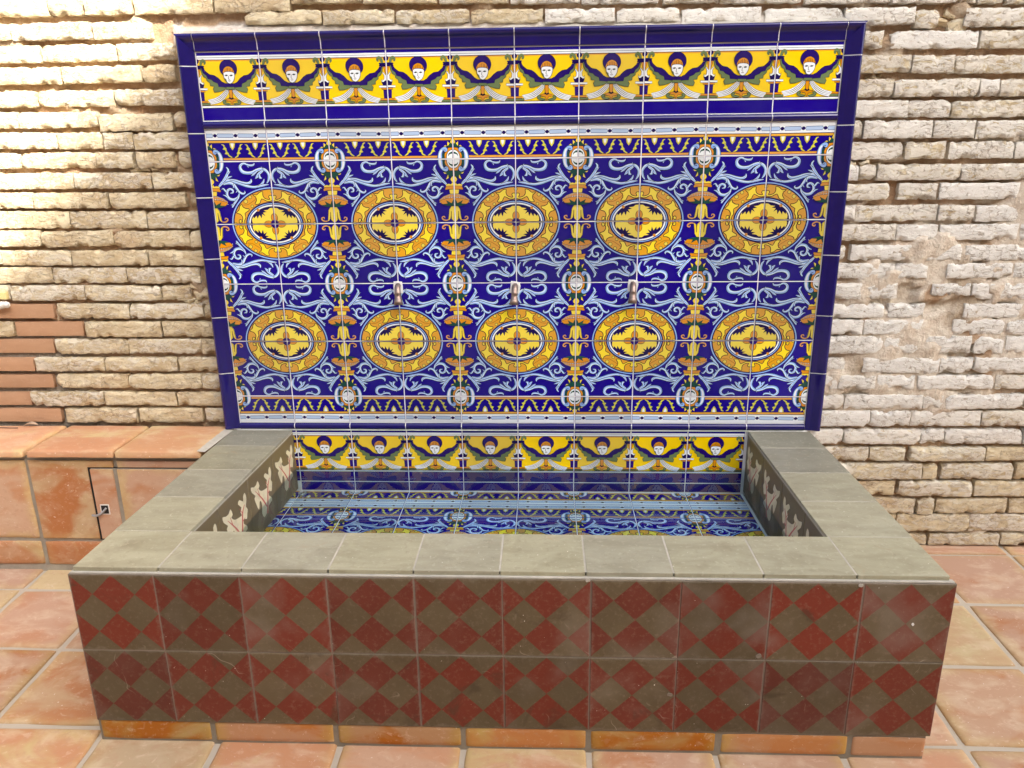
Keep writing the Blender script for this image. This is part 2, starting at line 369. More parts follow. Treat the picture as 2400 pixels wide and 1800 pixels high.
def cartouche(p, cy, sg, big=1.):            # quarter shown on one tile; cx = tile edge
    X = 470
    def f(pts): return [(x, cy+sg*(y-553)) for x, y in pts]
    p.poly(f([(650, 550), (722, 550), (714, 640), (680, 712), (620, 757), (572, 757), (545, 722), (556, 680), (592, 667), (614, 684), (640, 640)]), LBL, 4, 9)
    p.poly(f([(672, 553), (706, 553), (696, 640), (665, 700), (640, 700), (664, 640)]), WHI, 4)
    p.stroke([(x, y, 9) for x, y in f([(640, 650), (618, 700), (588, 705), (586, 690)])], INK)
    p.poly(f([(598, 550), (650, 550), (640, 625), (612, 668), (594, 662), (606, 610)]), GRN, 0)
    p.poly(f([(563, 550), (600, 550), (607, 605), (592, 655), (552, 682), (536, 742), (X-60, 752), (X-60, 700), (520, 690), (556, 620)]), ORA, 0, 6)
    p.ell(X, cy, 103, 153, WHI, line=9)
    p.poly(f([(X-10, 640), (510, 628), (545, 590), (530, 640), (490, 668), (X-10, 672)]), GRN, 0)
def leafcrown(p, f):
    p.poly(f([(440, 745), (545, 750), (600, 752), (645, 768), (612, 800), (578, 806), (600, 900), (552, 874), (530, 836), (505, 880), (440, 890)]), GRN, 0, 7)
    p.poly(f([(585, 790), (642, 770), (618, 800)]), YEL2); p.poly(f([(562, 815), (600, 897), (556, 872)]), YEL2)
    p.poly(f([(430, 870), (470, 838), (512, 872), (524, 905), (500, 945), (470, 966), (430, 940)]), YEL2, 3, 6)

def draw_main():
    p = Paint(homog([(462, 553), (1533, 541), (1545, 1640), (497, 1645)], [(0, 0), (1, 0), (1, 1), (0, 1)]))
    MX, MY = 1545, 1641
    # acanthus scrolls
    S = p.scroll
    S([(600, 985, 30), (680, 905, 58), (770, 880, 60), (880, 897, 52), (1000, 938, 44), (1120, 978, 44), (1240, 992, 40), (1340, 962, 36), (1400, 905, 34), (1420, 850, 10)])
    S([(1290, 990, 26), (1400, 962, 38), (1497, 948, 8)])
    S([(1465, 925, 14), (1503, 860, 38), (1512, 770, 42), (1465, 695, 46), (1390, 672, 50), (1310, 692, 56), (1220, 732, 54), (1120, 742, 56), (1045, 715, 58), (1010, 655, 50), (1025, 602, 42), (1078, 574, 34), (1130, 592, 28), (1160, 645, 10)])
    S([(1120, 588, 22), (1190, 608, 36), (1250, 600, 30), (1272, 568, 10)])
    S([(1410, 702, 34), (1340, 756, 48), (1300, 808, 42), (1268, 842, 10)]); S([(1340, 765, 26), (1352, 826, 38), (1384, 834, 10)])
    S([(1300, 715, 24), (1235, 770, 30), (1200, 796, 6)]); S([(1430, 690, 16), (1390, 632, 5)])
    S([(670, 905, 34), (735, 825, 50), (778, 745, 44), (792, 685, 32), (764, 640, 14)]); S([(745, 850, 12), (800, 818, 30), (852, 800, 6)]); S([(775, 770, 26), (826, 712, 6)])
    S([(800, 858, 16), (900, 870, 28), (1020, 908, 34), (1120, 925, 42), (1180, 897, 42), (1188, 850, 12)])
    S([(690, 945, 20), (800, 920, 46), (872, 952, 48), (918, 1020, 42), (960, 1080, 38), (1020, 1110, 34), (1060, 1088, 22), (1050, 1060, 6)])
    S([(935, 1045, 20), (897, 1092, 6)]); S([(850, 930, 26), (866, 985, 20), (850, 1010, 6)])
    S([(955, 1105, 14), (930, 1172, 40), (860, 1212, 48), (782, 1200, 48), (738, 1138, 46), (748, 1062, 42), (796, 1026, 36), (842, 1046, 36), (840, 1088, 30), (800, 1100, 10)])
    S([(738, 1170, 24), (702, 1142, 20), (664, 1130, 5)]); S([(735, 1085, 22), (705, 1050, 28), (680, 1020, 22), (648, 1032, 6)])
    S([(940, 1180, 20), (885, 1245, 32), (832, 1310, 38), (812, 1352, 18)]); S([(850, 1285, 16), (790, 1312, 5)])
    # baluster
    def f(a): return a
    p.poly([(380, 940), (430, 935), (470, 945), (500, 950), (520, 985), (560, 972), (608, 985), (612, 1022), (380, 1020)], YEL2, 0, 7)
    p.poly([(400, 1010), (600, 1014), (630, 1058), (620, 1082), (560, 1072), (400, 1068)], ORA, 0, 7)
    p.poly([(400, 1068), (557, 1076), (552, 1140), (542, 1152), (400, 1152)], YEL2, 0, 7)
    p.poly([(400, 1150), (560, 1152), (660, 1188), (746, 1254), (730, 1272), (600, 1235), (400, 1222)], (.40, .30, .22), 0, 6)
    for i in range(6): p.ell(500+i*42, 1186+i*i*2.6, 19-i*1.4, 20-i*1.6, ORA, 10)
    for i in range(7): p.ell(480+i*42, 1210+i*i*2.4, 7, 7, WHI, 6)
    p.poly([(400, 1215), (600, 1226), (700, 1255), (742, 1275), (700, 1322), (600, 1346), (400, 1356)], ORA, 0, 6)
    p.poly([(400, 1362), (440, 1320), (470, 1245), (500, 1250), (530, 1312), (626, 1258), (602, 1318), (700, 1326), (600, 1358)], GRN, 0)
    p.poly([(440, 1380), (490, 1362), (540, 1366), (577, 1420), (587, 1500), (607, 1602), (592, 1612), (560, 1572), (548, 1500), (545, 1590), (500, 1640), (440, 1640)], YEL2, 0, 6)
    p.stroke([(545, 1450, 8), (548, 1520, 10), (552, 1570, 5)], INK)
    p.stroke([(598, 1600, 12), (650, 1612, 22), (700, 1590, 24), (708, 1555, 20), (672, 1542, 16), (662, 1572, 10)], (.60, .30, .08))
    leafcrown(p, f); cartouche(p, 553, 1)
    # medallion
    p.ell(MX, MY, 760, 646, LBL, 90); p.ell(MX, MY, 738, 625, NAV, 90); p.ell(MX, MY, 716, 604, (.66, .33, .035), 90)
    lf = [[(1524, 1238), (1440, 1242), (1352, 1200), (1318, 1270), (1280, 1296), (1222, 1290), (1256, 1232), (1245, 1172), (1188, 1122), (1265, 1132), (1315, 1088), (1378, 1072), (1376, 1130), (1400, 1186), (1465, 1212), (1500, 1206), (1480, 1172), (1492, 1142), (1540, 1145), (1560, 1200)],
          [(930, 1642), (912, 1592), (932, 1566), (968, 1584), (978, 1628), (958, 1660), (1000, 1660), (1012, 1580), (1038, 1530), (1030, 1455), (1100, 1412), (1106, 1374), (1060, 1372), (1002, 1342), (986, 1294), (942, 1336), (930, 1392), (886, 1432), (882, 1452), (940, 1470), (974, 1510), (980, 1560)]]
    for q in lf: p.poly(q, (.82, .64, .050), 2, 13)
    for x, y, r in ((1145, 1170, 30), (1060, 1246, 34), (1172, 1332, 25), (1540, 1066, 26), (845, 1640, 26)): p.ell(x, y, r, r, (.68, .55, .085), 14, 7)
    p.stroke([(1250, 1150, 8), (1235, 1210, 8), (1180, 1250, 8), (1100, 1300, 8), (1010, 1310, 8)], (.30, .10, .015))
    p.ell(MX, MY, 508, 390, NAV, 80); p.ell(MX, MY, 484, 364, LBL, 80); p.ell(MX, MY, 468, 349, NAV, 80); p.ell(MX, MY, 454, 336, WHI, 80)
    p.ell(MX, MY, 428, 310, NAV, 60)
    c0 = (1272, 1402)
    q = [(110, -266), (0, -280), (-60, -276), (-100, -246), (-178, -234), (-120, -206), (-190, -196), (-152, -136), (-208, -168), (-224, -92), (-256, -156), (-300, -88), (-312, -142), (-362, -92), (-372, -126), (-398, -72), (-396, -30), (-390, 0), (-390, 60), (110, 60)]
    p.poly([(MX+x, MY+y) for x, y in q], YEL2)
    p.ell(c0[0], c0[1]-2, 26, 26, ORA, 12)
    p.ell(MX, MY-105, 52, 75, ORA, 18, 8); p.ell(MX-105, MY, 75, 52, ORA, 18, 8); p.ell(MX, MY, 66, 66, (.02, .006, .14), 18)
    return p
def draw_border():
    p = Paint(homog([(452, 0), (1525, -22), (1533, 535), (462, 550)], [(0, 0), (1, 0), (1, 1), (0, 1)]))
    p.poly([(400, -40), (1600, -62), (1600, 160), (400, 176)], WHI)
    p.poly([(400, -40), (1600, -62), (1600, -30), (400, 8)], NAV)
    for a, b in ((380, 585), (645, 950), (1010, 1305), (1368, 1600)):
        y = 98-(a+b-1000)*.006; h = 33
        p.poly([(a+20, y-h), (b-20, y-h), (b, y), (b-20, y+h), (a+20, y+h), (a, y)], (.40, .52, .70), 0, 8, (.05, .07, .20))
    for x in (615, 980, 1336): p.ell(x, 97-(x-600)*.012, 32, 32, NAV, 14)
    p.poly([(400, 178), (1600, 160), (1600, 172), (400, 190)], INK)
    p.poly([(400, 190), (1600, 172), (1600, 212), (400, 230)], (.66, .34, .055)); p.poly([(400, 228), (1600, 210), (1600, 220), (400, 238)], INK)
    p.poly([(400, 500), (1600, 484), (1600, 524), (400, 536)], (.62, .30, .07)); p.poly([(400, 490), (1600, 474), (1600, 484), (400, 500)], INK)
    G2 = (.60, .56, .08)
    for a, b in (((715, 252), (885, 484)), ((1088, 246), (935, 486)), ((1132, 250), (1296, 480)), ((1505, 242), (1345, 482))):
        sx = 1 if b[0] > a[0] else -1
        P = [(a[0], a[1], 8), (a[0]+sx*35, a[1]+15, 20), (a[0]+sx*62, a[1]+85, 24), (a[0]+sx*90, a[1]+150, 24), (b[0]-sx*50, b[1]-32, 24), (b[0], b[1], 12)]
        p.stroke([(x, y, wd+8) for x, y, wd in P], GRN); p.stroke(P, G2)
        for x, y, l in ((a[0]+sx*50, a[1]+70, 1), (a[0]+sx*80, a[1]+150, 1)):
            p.poly([(x-40, y+18), (x, y-40), (x+40, y+12), (x+5, y+30)], G2, 0, 5, GRN)
    for x in (905, 1315):
        y = 232-(x-600)*.015
        p.poly([(x-52, y), (x+52, y), (x+40, y+70), (x, y+128), (x-40, y+70)], G2, 0, 5); p.poly([(x-28, y), (x+28, y), (x+20, y+50), (x, y+88), (x-20, y+50)], WHI)
    p.poly([(430, 360), (545, 348), (616, 338), (575, 312), (548, 330), (542, 248), (502, 282), (472, 196), (430, 215)], GRN, 0, 6)
    p.poly([(470, 200), (492, 268), (470, 290), (440, 250)], YEL2); p.poly([(542, 250), (505, 284), (540, 330)], YEL2); p.poly([(610, 337), (575, 314), (560, 335)], YEL2)
    cartouche(p, 550, -1)
    return p
def draw_angel():
    p = Paint(homog([(920, 157), (2044, 130), (2028, 1332), (936, 1358)], [(0, 0), (1, 0), (1, 1), (0, 1)]))
    def band(a, b, col): p.poly([(880, a+1), (2080, a-28), (2080, b-28), (880, b+1)], col)
    band(214, 246, WHI); band(246, 254, (.10, .13, .20)); band(254, 284, WHI); band(284, 296, INK); band(296, 318, (.70, .33, .04)); band(318, 1092, YEL)
    band(1092, 1102, INK); band(1102, 1134, WHI); band(1134, 1142, INK)
    C = 1481
    def m(pts, *a, **k): p.mirror(pts, C, *a, **k)
    # columns on both tile edges
    for cx in (926, 2038):
        dy = 12 if cx < 1000 else -8
        def c(pts, *a, **k): p.poly([(cx+x, y+dy) for x, y in pts]+[], *a, **k)
        c([(-70, 840), (70, 840), (66, 1000), (-66, 1000)], (.02, .006, .15), 0, 6)
        c([(-130, 998), (125, 998), (128, 1032), (-130, 1032)], ORA, 0, 6); c([(-165, 1036), (162, 1036), (165, 1072), (-168, 1072)], SAGE, 0, 6)
        c([(-102, 815), (98, 815), (95, 845), (-98, 845)], ORA, 0, 6); c([(-142, 772), (138, 772), (138, 810), (-142, 810)], WHI, 0, 6)
        c([(-95, 680), (92, 680), (85, 730), (70, 772), (-72, 772), (-88, 730)], NAV, 0)
        c([(-66, 545), (-52, 535), (-20, 580), (0, 590), (20, 580), (55, 535), (66, 545), (40, 600), (45, 660), (80, 690), (88, 650), (92, 700), (60, 712), (30, 690), (0, 680), (-30, 690), (-62, 714), (-92, 700), (-88, 650), (-78, 688), (-45, 660), (-40, 600)], WHI, 0, 6)
        c([(-45, 440), (42, 440), (20, 540), (0, 590), (-20, 540)], ORA, 0, 6)
        c([(-108, 376), (106, 376), (112, 405), (104, 438), (-104, 440), (-110, 405)], NAV, 3)
        p.ell(cx, 300+dy, 36, 42, NAV, 16)
        for sx in (-1, 1): p.stroke([(cx+sx*58, 375+dy, 36), (cx+sx*72, 310+dy, 44), (cx+sx*115, 280+dy, 46), (cx+sx*142, 320+dy, 42), (cx+sx*125, 352+dy, 26)], SAGE); p.stroke([(cx+sx*80, 370+dy, 6), (cx+sx*100, 320+dy, 8), (cx+sx*130, 312+dy, 6)], INK)
    # drapery
    for sx in (-1, 1):
        def d(x, y, w_): return (C+sx*(x-C), y, w_)
        for k in range(4):
            o = k*1.
            p.stroke([d(1548-k*14, 792+k*8, 14), d(1640-k*18, 885+k*16, 22), d(1760-k*20, 962+k*20, 26), d(1905-k*14, 1000+k*21, 28)], INK)
            p.stroke([d(1548-k*14, 792+k*8, 8), d(1640-k*18, 885+k*16, 14), d(1760-k*20, 962+k*20, 18), d(1905-k*14, 1000+k*21, 19)], WHI)
    # wings
    m([(1985, 440), (1972, 520), (1940, 585), (1896, 612), (1892, 652), (1842, 690), (1838, 742), (1770, 752), (1795, 800), (1775, 858), (1700, 850), (1620, 826), (1552, 792), (1556, 745), (1700, 660), (1900, 480), (1960, 430)], SAGE, 0, 7)
    m([(1481, 700), (1560, 700), (1620, 668), (1680, 602), (1745, 556), (1822, 542), (1882, 508), (1925, 440), (1968, 436), (1940, 520), (1890, 560), (1868, 618), (1806, 632), (1772, 668), (1700, 700), (1688, 758), (1610, 762), (1552, 770), (1481, 772)], (.016, .006, .115), 0, 6)
    p.poly([(1412, 758), (1552, 758), (1560, 805), (1404, 805)], SAGE, 0, 7)
    # halo, hair, face
    p.ell(C, 432, 156, 156, (.018, .007, .12), 30, 7)
    p.poly([(1374, 530), (1382, 475), (1416, 420), (1480, 392), (1546, 420), (1576, 475), (1584, 530), (1560, 560), (1400, 560)], ORA, 3, 6)
    for x, t in ((1398, 1410), (1432, 1445), (1462, 1468), (1500, 1496), (1532, 1520), (1562, 1552)): p.stroke([(x, 510, 7), (t, 410+abs(x-C)*.5, 6)], INK, 0)
    p.poly([(1386, 520), (1420, 495), (1480, 488), (1545, 495), (1582, 520), (1580, 590), (1552, 655), (1515, 692), (1484, 702), (1450, 690), (1412, 650), (1388, 590)], WHI, 3, 8)
    p.poly([(1392, 600), (1425, 620), (1440, 680), (1415, 652)], SAGE)
    for x in (1434, 1522): p.poly([(x-34, 556), (x, 540), (x+34, 552), (x+10, 570), (x-16, 570)], (.05, .06, .06))
    p.stroke([(1476, 560, 8), (1468, 618, 10), (1492, 628, 8)], (.10, .12, .10), 3); p.stroke([(1458, 650, 8), (1480, 655, 12), (1505, 648, 6)], (.10, .08, .07), 3)
    # torch and fleuron
    m([(1500, 1060), (1560, 1078), (1630, 1060), (1646, 1010), (1600, 985), (1580, 1012), (1600, 1030), (1560, 1040)], SAGE, 3, 7)
    p.poly([(1446, 812), (1512, 812), (1508, 930), (1520, 960), (1588, 975), (1560, 1010), (1515, 1015), (1482, 1078), (1452, 1015), (1402, 1010), (1372, 975), (1440, 960), (1452, 930)], ORA, 0, 7)
    p.poly([(1448, 935), (1482, 958), (1512, 935), (1525, 965), (1482, 985), (1438, 965)], INK)
    return p
def draw_leaf():
    def mp(x, y): return ((x-655)/300., (y-(165+(x-290)*1.386)+30)/900.)
    p = Paint(mp)
    p.poly([(695, 835), (715, 890), (720, 960), (755, 940), (775, 1000), (745, 1040), (760, 1110), (750, 1150), (800, 1200), (830, 1210), (850, 1180), (835, 1140), (850, 1070), (870, 1130), (900, 1170), (930, 1180), (925, 1250), (890, 1290), (905, 1330), (895, 1400), (870, 1490), (855, 1380), (840, 1360), (830, 1420), (840, 1540), (820, 1600), (790, 1540), (765, 1500), (755, 1420), (710, 1340), (715, 1290), (740, 1270), (735, 1200), (705, 1200), (695, 1130), (685, 1060), (700, 1030), (690, 960), (685, 900)], (.66, .59, .40), 2)
    R = (.50, .095, .075)
    p.stroke([(780, 1540, 20), (765, 1400, 13), (752, 1250, 11), (738, 1110, 10), (712, 1000, 5)], R); p.stroke([(775, 1440, 16), (815, 1340, 18), (850, 1280, 14), (888, 1225, 5)], R)
    p.stroke([(752, 1240, 8), (720, 1180, 4)], R); p.stroke([(845, 1290, 8), (862, 1180, 4)], R); p.stroke([(742, 1120, 8), (766, 1060, 4)], R)
    return p
P_MAIN, P_BORD, P_ANG, P_LEAF = draw_main(), draw_border(), draw_angel(), draw_leaf()

# ================================================================== LARGE STRUCTURE
# ------------------------------------------------------------------ floor (slopes gently towards the viewer)
def floor_z(x, y): return .040+.042*y-.004*x
FTILT = (math.atan(.042), math.atan(.004), 0)
GX, GY, OX, OY = .3185, .306, .204, -.005
v = []
for x, y in ((-7, -9), (7, -9), (7, .2), (-7, .2)): v.append((x, y, floor_z(x, y)-.006))
floor = link('floor', mesh('floor', v, [[0, 1, 2, 3]]), m_paving(GX, GY, OX, OY)); tag(floor, kind='structure')
def soft_tile(name, W, H, T, seed, r=.004, wob=.0016, n=7, lift=.0012):
    g = sorted({0., .02, .06, .25, .5, .75, .94, .98, 1.}); V = []; F = []; m = len(g)
    for j in range(m):
        for i in range(m):
            x, z = (g[i]-.5)*W, (g[j]-.5)*H
            e = min(g[i]*W, (1-g[i])*W, g[j]*H, (1-g[j])*H); y = r*max(0, 1-e/(r*2))**2+lift*fbm((x, 0, z), 9, 2, seed)
            dx = wob*mn.noise(Vector((seed*3.1, z*16, x*3))); dz = wob*mn.noise(Vector((x*16, seed*1.7, z*3)))
            cx = .012*max(0, abs(x)/(W/2)+abs(z)/(H/2)-1.86)
            V.append((x+dx-cx*np.sign(x), y, z+dz-cx*np.sign(z)))
    for j in range(m-1):
        for i in range(m-1): a = j*m+i; F.append([a, a+1, a+m+1, a+m])
    rim = [i for i in range(m)]+[j*m+m-1 for j in range(1, m)]+[(m-1)*m+i for i in range(m-2, -1, -1)]+[j*m for j in range(m-2, 0, -1)]
    b = len(V)
    for k in rim: V.append((V[k][0], T, V[k][2]))
    for k in range(len(rim)):
        k2 = (k+1) % len(rim); F.append([rim[k2], rim[k], b+k, b+k2])
    return mesh(name, V, F, True)
FT = [soft_tile('floor_tile', GX-.0145, GY-.0145, .009, s, wob=.003) for s in range(1, 8)]
for i in range(-8, 7):
    for j in range(-8, 1):
        x, y = OX+(i+.5)*GX, OY+(j+.5)*GY
        if j == 0: continue
        if -.98 < x < .98 and -.80 < y < .05: continue            # under the basin
        if x < -1.2 and y > -.10: continue
        o = link('floor_tile', random.choice(FT), TFLOOR, floor, (x+random.uniform(-.002, .002), y+random.uniform(-.002, .002), floor_z(x, y)+random.uniform(-.001, .001)))
        o.rotation_euler = (-math.pi/2+FTILT[0]+random.uniform(-.003, .003), -FTILT[1], random.uniform(-.006, .006)); 
for i in range(3, 7):                                            # cut tiles along the foot of the wall
    x = OX+(i+.5)*GX
    link('floor_tile', FT[0].copy(), TFLOOR, floor, (x, OY+.030, floor_z(x, .03)), (-math.pi/2+FTILT[0], -FTILT[1], 0)).scale = (1, 1, .20)

# ------------------------------------------------------------------ brick wall
FACE = .045
wall = empty('brick_wall', (0, FACE, 0)); tag(wall, 'old weathered brick wall with eroded joints behind the tiled fountain', 'wall')
core = link('wall_core', box_mesh('wall_core', -7, 3.2, .065, .40, -.2, 3.6), m_plaster('wall_core', (.45, .34, .24)), wall)
S = .27125
def rows(ox, oy, rr):
    out = []
    for y0, y1, tilt, lst in rr:
        for it in lst:
            x0, x1, kind = (it+('o',))[:3] if len(it) < 5 else (it[0], it[1], it[2])
            a0, a1 = (it[3], it[4]) if len(it) == 5 else (y0+tilt*(x0+x1)/2, y1+tilt*(x0+x1)/2)
            A = at_y(ox+x0*S, oy+(a0+a1)/2*S, FACE); B = at_y(ox+x1*S, oy+(a0+a1)/2*S, FACE)
            c = ((x0+x1)/2); T_ = at_y(ox+c*S, oy+a0*S, FACE); L_ = at_y(ox+c*S, oy+a1*S, FACE)
            out.append((A[0], B[0], L_[2], T_[2], kind))
    return out
B = []
B += rows(0, 0, [(-8, 140, -.02, [(-200, 405), (415, 700), (725, 1135), (1150, 1830), (1850, 2500)]), (208, 348, -.018, [(-640, -100), (-300, 80), (90, 775), (790, 1290)]),
    (400, 540, -.02, [(-330, 335), (350, 995), (1010, 1490)]), (590, 728, -.018, [(-700, -165), (-150, 525), (540, 1215), (1230, 1512)]),
    (795, 928, -.016, [(-360, 300), (320, 980), (995, 1600)]), (975, 1106, -.008, [(-520, 145), (152, 830), (850, 1480, 'o', 985, 1128), (1505, 1620)]),
    (1150, 1285, -.002, [(-190, 478), (490, 868), (890, 1140), (1152, 1650)]), (1325, 1455, -.006, [(-500, 158), (172, 838), (838, 1145), (1182, 1500), (1540, 1660)]),
    (1502, 1632, -.006, [(-90, 630), (642, 1305), (1322, 1690)])])
B += rows(0, 400, [(196, 325, -.004, [(-380, 280), (292, 928), (950, 1600), (1640, 1720)]), (356, 495, 0, [(-90, 590), (600, 1255), (1266, 1740)]), (526, 655, 0, [(-320, 338), (350, 968), (985, 1635), (1648, 1760)]),
    (695, 815, 0, [(-640, -5), (8, 608), (622, 1272), (1288, 1780)]), (842, 970, 0, [(-210, 440), (450, 1085), (1100, 1725), (1765, 1810)]), (1000, 1120, 0, [(-560, 70), (95, 725), (736, 1385), (1396, 1640)]),
    (1156, 1275, 0, [(-760, -190), (-160, 465, 'n'), (502, 1115), (1126, 1755), (1772, 1850)]), (1308, 1432, 0, [(-520, 105), (126, 705, 'n'), (742, 1390), (1406, 1870)]), (1462, 1580, 0, [(-130, 450, 'n'), (476, 1100), (1110, 1735), (1748, 1890)])])
B += rows(0, 680, [(590, 700, 0, [(-300, 288, 'n'), (302, 892), (905, 1520), (1540, 1920)]), (735, 846, 0, [(-140, 450, 'n'), (485, 1100), (1115, 1740), (1748, 1930)]),
    (888, 996, 0, [(-330, 255, 'n'), (267, 885), (895, 1515), (1532, 1950)]), (1030, 1142, 0, [(-70, 520, 'n'), (572, 1180), (1200, 1745), (1772, 1960)])])
B += rows(1800, 0, [(-90, 18, 0, [(-900, -420), (-400, 300), (330, 1060), (1085, 1660), (1680, 1810), (1830, 2060), (2080, 2700)]),
    (68, 205, 0, [(-740, -60, 'o', 70, 200), (-20, 655, 'o', 70, 195), (668, 1270), (1285, 1482, 'o', 80, 240), (1710, 2300, 'o', 70, 220)]), (275, 420, -.006, [(835, 990), (1072, 1825), (1845, 2440)]),
    (480, 625, 0, [(690, 1240), (1252, 1610), (1628, 2300), (2320, 2950)]), (690, 832, -.002, [(690, 1090), (1098, 1820), (1836, 2000), (2012, 2650)]), (875, 1014, -.003, [(650, 1205), (1222, 1585), (1600, 2320), (2340, 2900)]),
    (1050, 1195, -.004, [(620, 815), (828, 1415), (1440, 1790), (1804, 2480), (2500, 3000)]), (1240, 1380, -.008, [(600, 1170), (1186, 1530), (1576, 2130), (2140, 2800)]), (1430, 1560, -.006, [(580, 785), (800, 935), (950, 1660), (1672, 2380), (2400, 3000)])])
B += rows(1800, 400, [(124, 258, -.008, [(560, 1050), (1136, 1465), (1486, 2170), (2185, 2800)]), (302, 432, 0, [(560, 755), (766, 1468), (1478, 1780), (1812, 2450), (2470, 3000)]), (475, 602, -.004, [(560, 1105), (1116, 1465), (1488, 2160), (2180, 2800)]),
    (646, 772, 0, [(540, 668), (722, 1240), (1270, 1680), (1712, 2400), (2420, 3000)]), (810, 930, -.002, [(520, 1090), (1102, 1380), (1552, 2112), (2132, 2800)]), (980, 1105, 0, [(500, 815), (846, 1120), (1422, 1755, 'o', 980, 1078), (1768, 2450), (2470, 3000)]),
    (1156, 1270, 0, [(480, 1005), (1046, 1350), (1700, 2200), (2220, 2900)]), (1294, 1412, 0, [(460, 820), (832, 1340), (1600, 2050), (2070, 2750)]), (1436, 1578, 0, [(440, 990), (1002, 1320), (1352, 1760), (1790, 2040), (2060, 2700)])])
B += rows(1800, 800, [(148, 270, 0, [(460, 670), (822, 1480), (1490, 1770), (1792, 2400), (2420, 2900)]), (300, 412, 0, [(440, 602), (614, 930), (946, 1265), (1296, 1950), (1976, 2640)]), (470, 580, 0, [(440, 655), (666, 1340), (1348, 1515), (1540, 2205), (2225, 2850)]),
    (608, 732, 0, [(420, 880), (892, 1230), (1242, 1845), (1856, 2500)]), (770, 886, 0, [(360, 650), (662, 1320), (1332, 1530), (1540, 2200), (2215, 2800)]), (926, 1030, 0, [(-200, 405), (420, 870), (882, 1190), (1232, 1875), (1892, 2550)]),
    (1064, 1190, 0, [(-30, 585), (600, 1330), (1342, 1462), (1502, 2120), (2142, 2750)]), (1216, 1334, 0, [(60, 685), (700, 1100), (1130, 1762), (1786, 2420)]), (1368, 1490, 0, [(250, 865), (880, 1270), (1296, 1428), (1456, 2066), (2092, 2700)]), (1504, 1640, 0, [(270, 885), (900, 1092), (1112, 1740), (1752, 2400)])])
B += rows(1800, 1150, [(385, 470, 0, [(360, 985), (1000, 1375), (1392, 2000), (2012, 2600)])])
B += rows(600, 0, [(-95, 20, 0, [(300, 900), (920, 1560), (1580, 2180), (2200, 2800), (2820, 3480)]), (95, 205, -.006, [(-100, 560), (580, 1190), (1210, 1840), (1860, 2480), (2500, 3100), (3120, 3660)])])
# rows above the frame
z = 1.985
for k in range(5):
    x = -2.3+random.uniform(0, .2)
    while x < 2.3:
        L = random.choice((.25, .25, .25, .13)); B.append((x, x+L-.012, z, z+.049, 'o')); x += L
    z += .062
# left rows outside the frame
B = [b for b in B if b[1]-b[0] > .012]
def smear(x, z):                      # lime wash and mortar that fills the joints on the right and round the panel
    s = math.exp(-(((x-1.45)/.42)**2+((z-.86)/.34)**2)**2)
    s = max(s, .85*math.exp(-(((x-1.75)/.36)**2+((z-1.08)/.32)**2)**2), .75*math.exp(-(((x-1.2)/.2)**2+((z-.66)/.2)**2)**2))
    return s
def earth(x, z):                      # holes of bare rubble
    e = 0.
    for cx, cz, a, b in ((1.492, 1.035, .035, .075), (1.535, .965, .05, .085), (1.505, .90, .035, .035), (1.375, 1.86, .035, .03), (-1.22, 1.855, .045, .04), (1.19, 1.76, .05, .03), (1.38, 1.325, .03, .035), (-1.13, 1.035, .04, .045), (1.20, .735, .03, .03), (-1.17, 1.42, .07, .012)):
        e = max(e, math.exp(-(((x-cx)/a)**2+((z-cz)/b)**2)**1.5))
    return e
def brick_mesh(wd, ht, kind, seed, fill):
    new = kind == 'n'; n = max(5, int(wd/(.0085 if not new else .04))); m = 8 if not new else 4
    V = []; F = []; rr = .0024 if not new else .002
    chip = [(random.uniform(-.5, .5)*wd, random.choice((-.5, -.5, .5))*ht, random.uniform(.004, .013)) for _ in range(random.choice((2, 3, 4, 5)) if not new else 0)]
    if not new and random.random() < .6: chip += [(sx*wd/2, sz*ht/2, random.uniform(.006, .015)) for sx in (-1, 1) for sz in (-1, 1) if random.random() < .4]
    tx, tz = random.uniform(-.02, .02), random.uniform(-.03, .03)
    for j in range(m):
        for i in range(n):
            a, b = i/(n-1), j/(m-1)
            if not new: b = .5-.5*math.cos(math.pi*b)*(.55)-.5*(1-2*b)*.45; 
            x, z = (a-.5)*wd, (b-.5)*ht
            e = min((.5-abs(a-.5))*wd, (.5-abs(b-.5))*ht)
            am = .0021 if not new else .0005
            x2 = x+am*fbm((x, seed, z), 60, 2, seed)*(1 if i in (0, n-1) else .5); z2 = z+am*fbm((x+9, seed, z), 48, 3, seed)+((random.uniform(-.0016, .0016)+.0012*np.sign(z)) if (j in (0, m-1) and not new) else 0.)
            y = rr*math.exp(-e/rr*1.4)*1.1+(.0020*fbm((x, 3, z), 55, 3, seed) if not new else 0.)+tx*x*.6+tz*z
            for cx, cz, cr in chip:
                dd = math.hypot((x-cx)*.8, z-cz)
                if dd < cr: y += .012*(1-dd/cr)**.6; z2 -= .35*(cr-dd)*np.sign(cz)
            V.append((x2, y, z2))
    for j in range(m-1):
        for i in range(n-1): q = j*n+i; F.append([q, q+1, q+n+1, q+n])
    rim = list(range(n))+[j*n+n-1 for j in range(1, m)]+[(m-1)*n+i for i in range(n-2, -1, -1)]+[j*n for j in range(m-2, 0, -1)]
    b0 = len(V)
    L = len(rim)
    for k in rim: V.append((V[k][0], V[k][1]+.0002, V[k][2]))
    for k in rim: V.append((V[k][0]*.99, .062, V[k][2]*.97))
    for k in range(L):
        k2 = (k+1) % L; F.append([b0+k2, b0+k, b0+L+k, b0+L+k2])
    return mesh('brick', V, F, True)
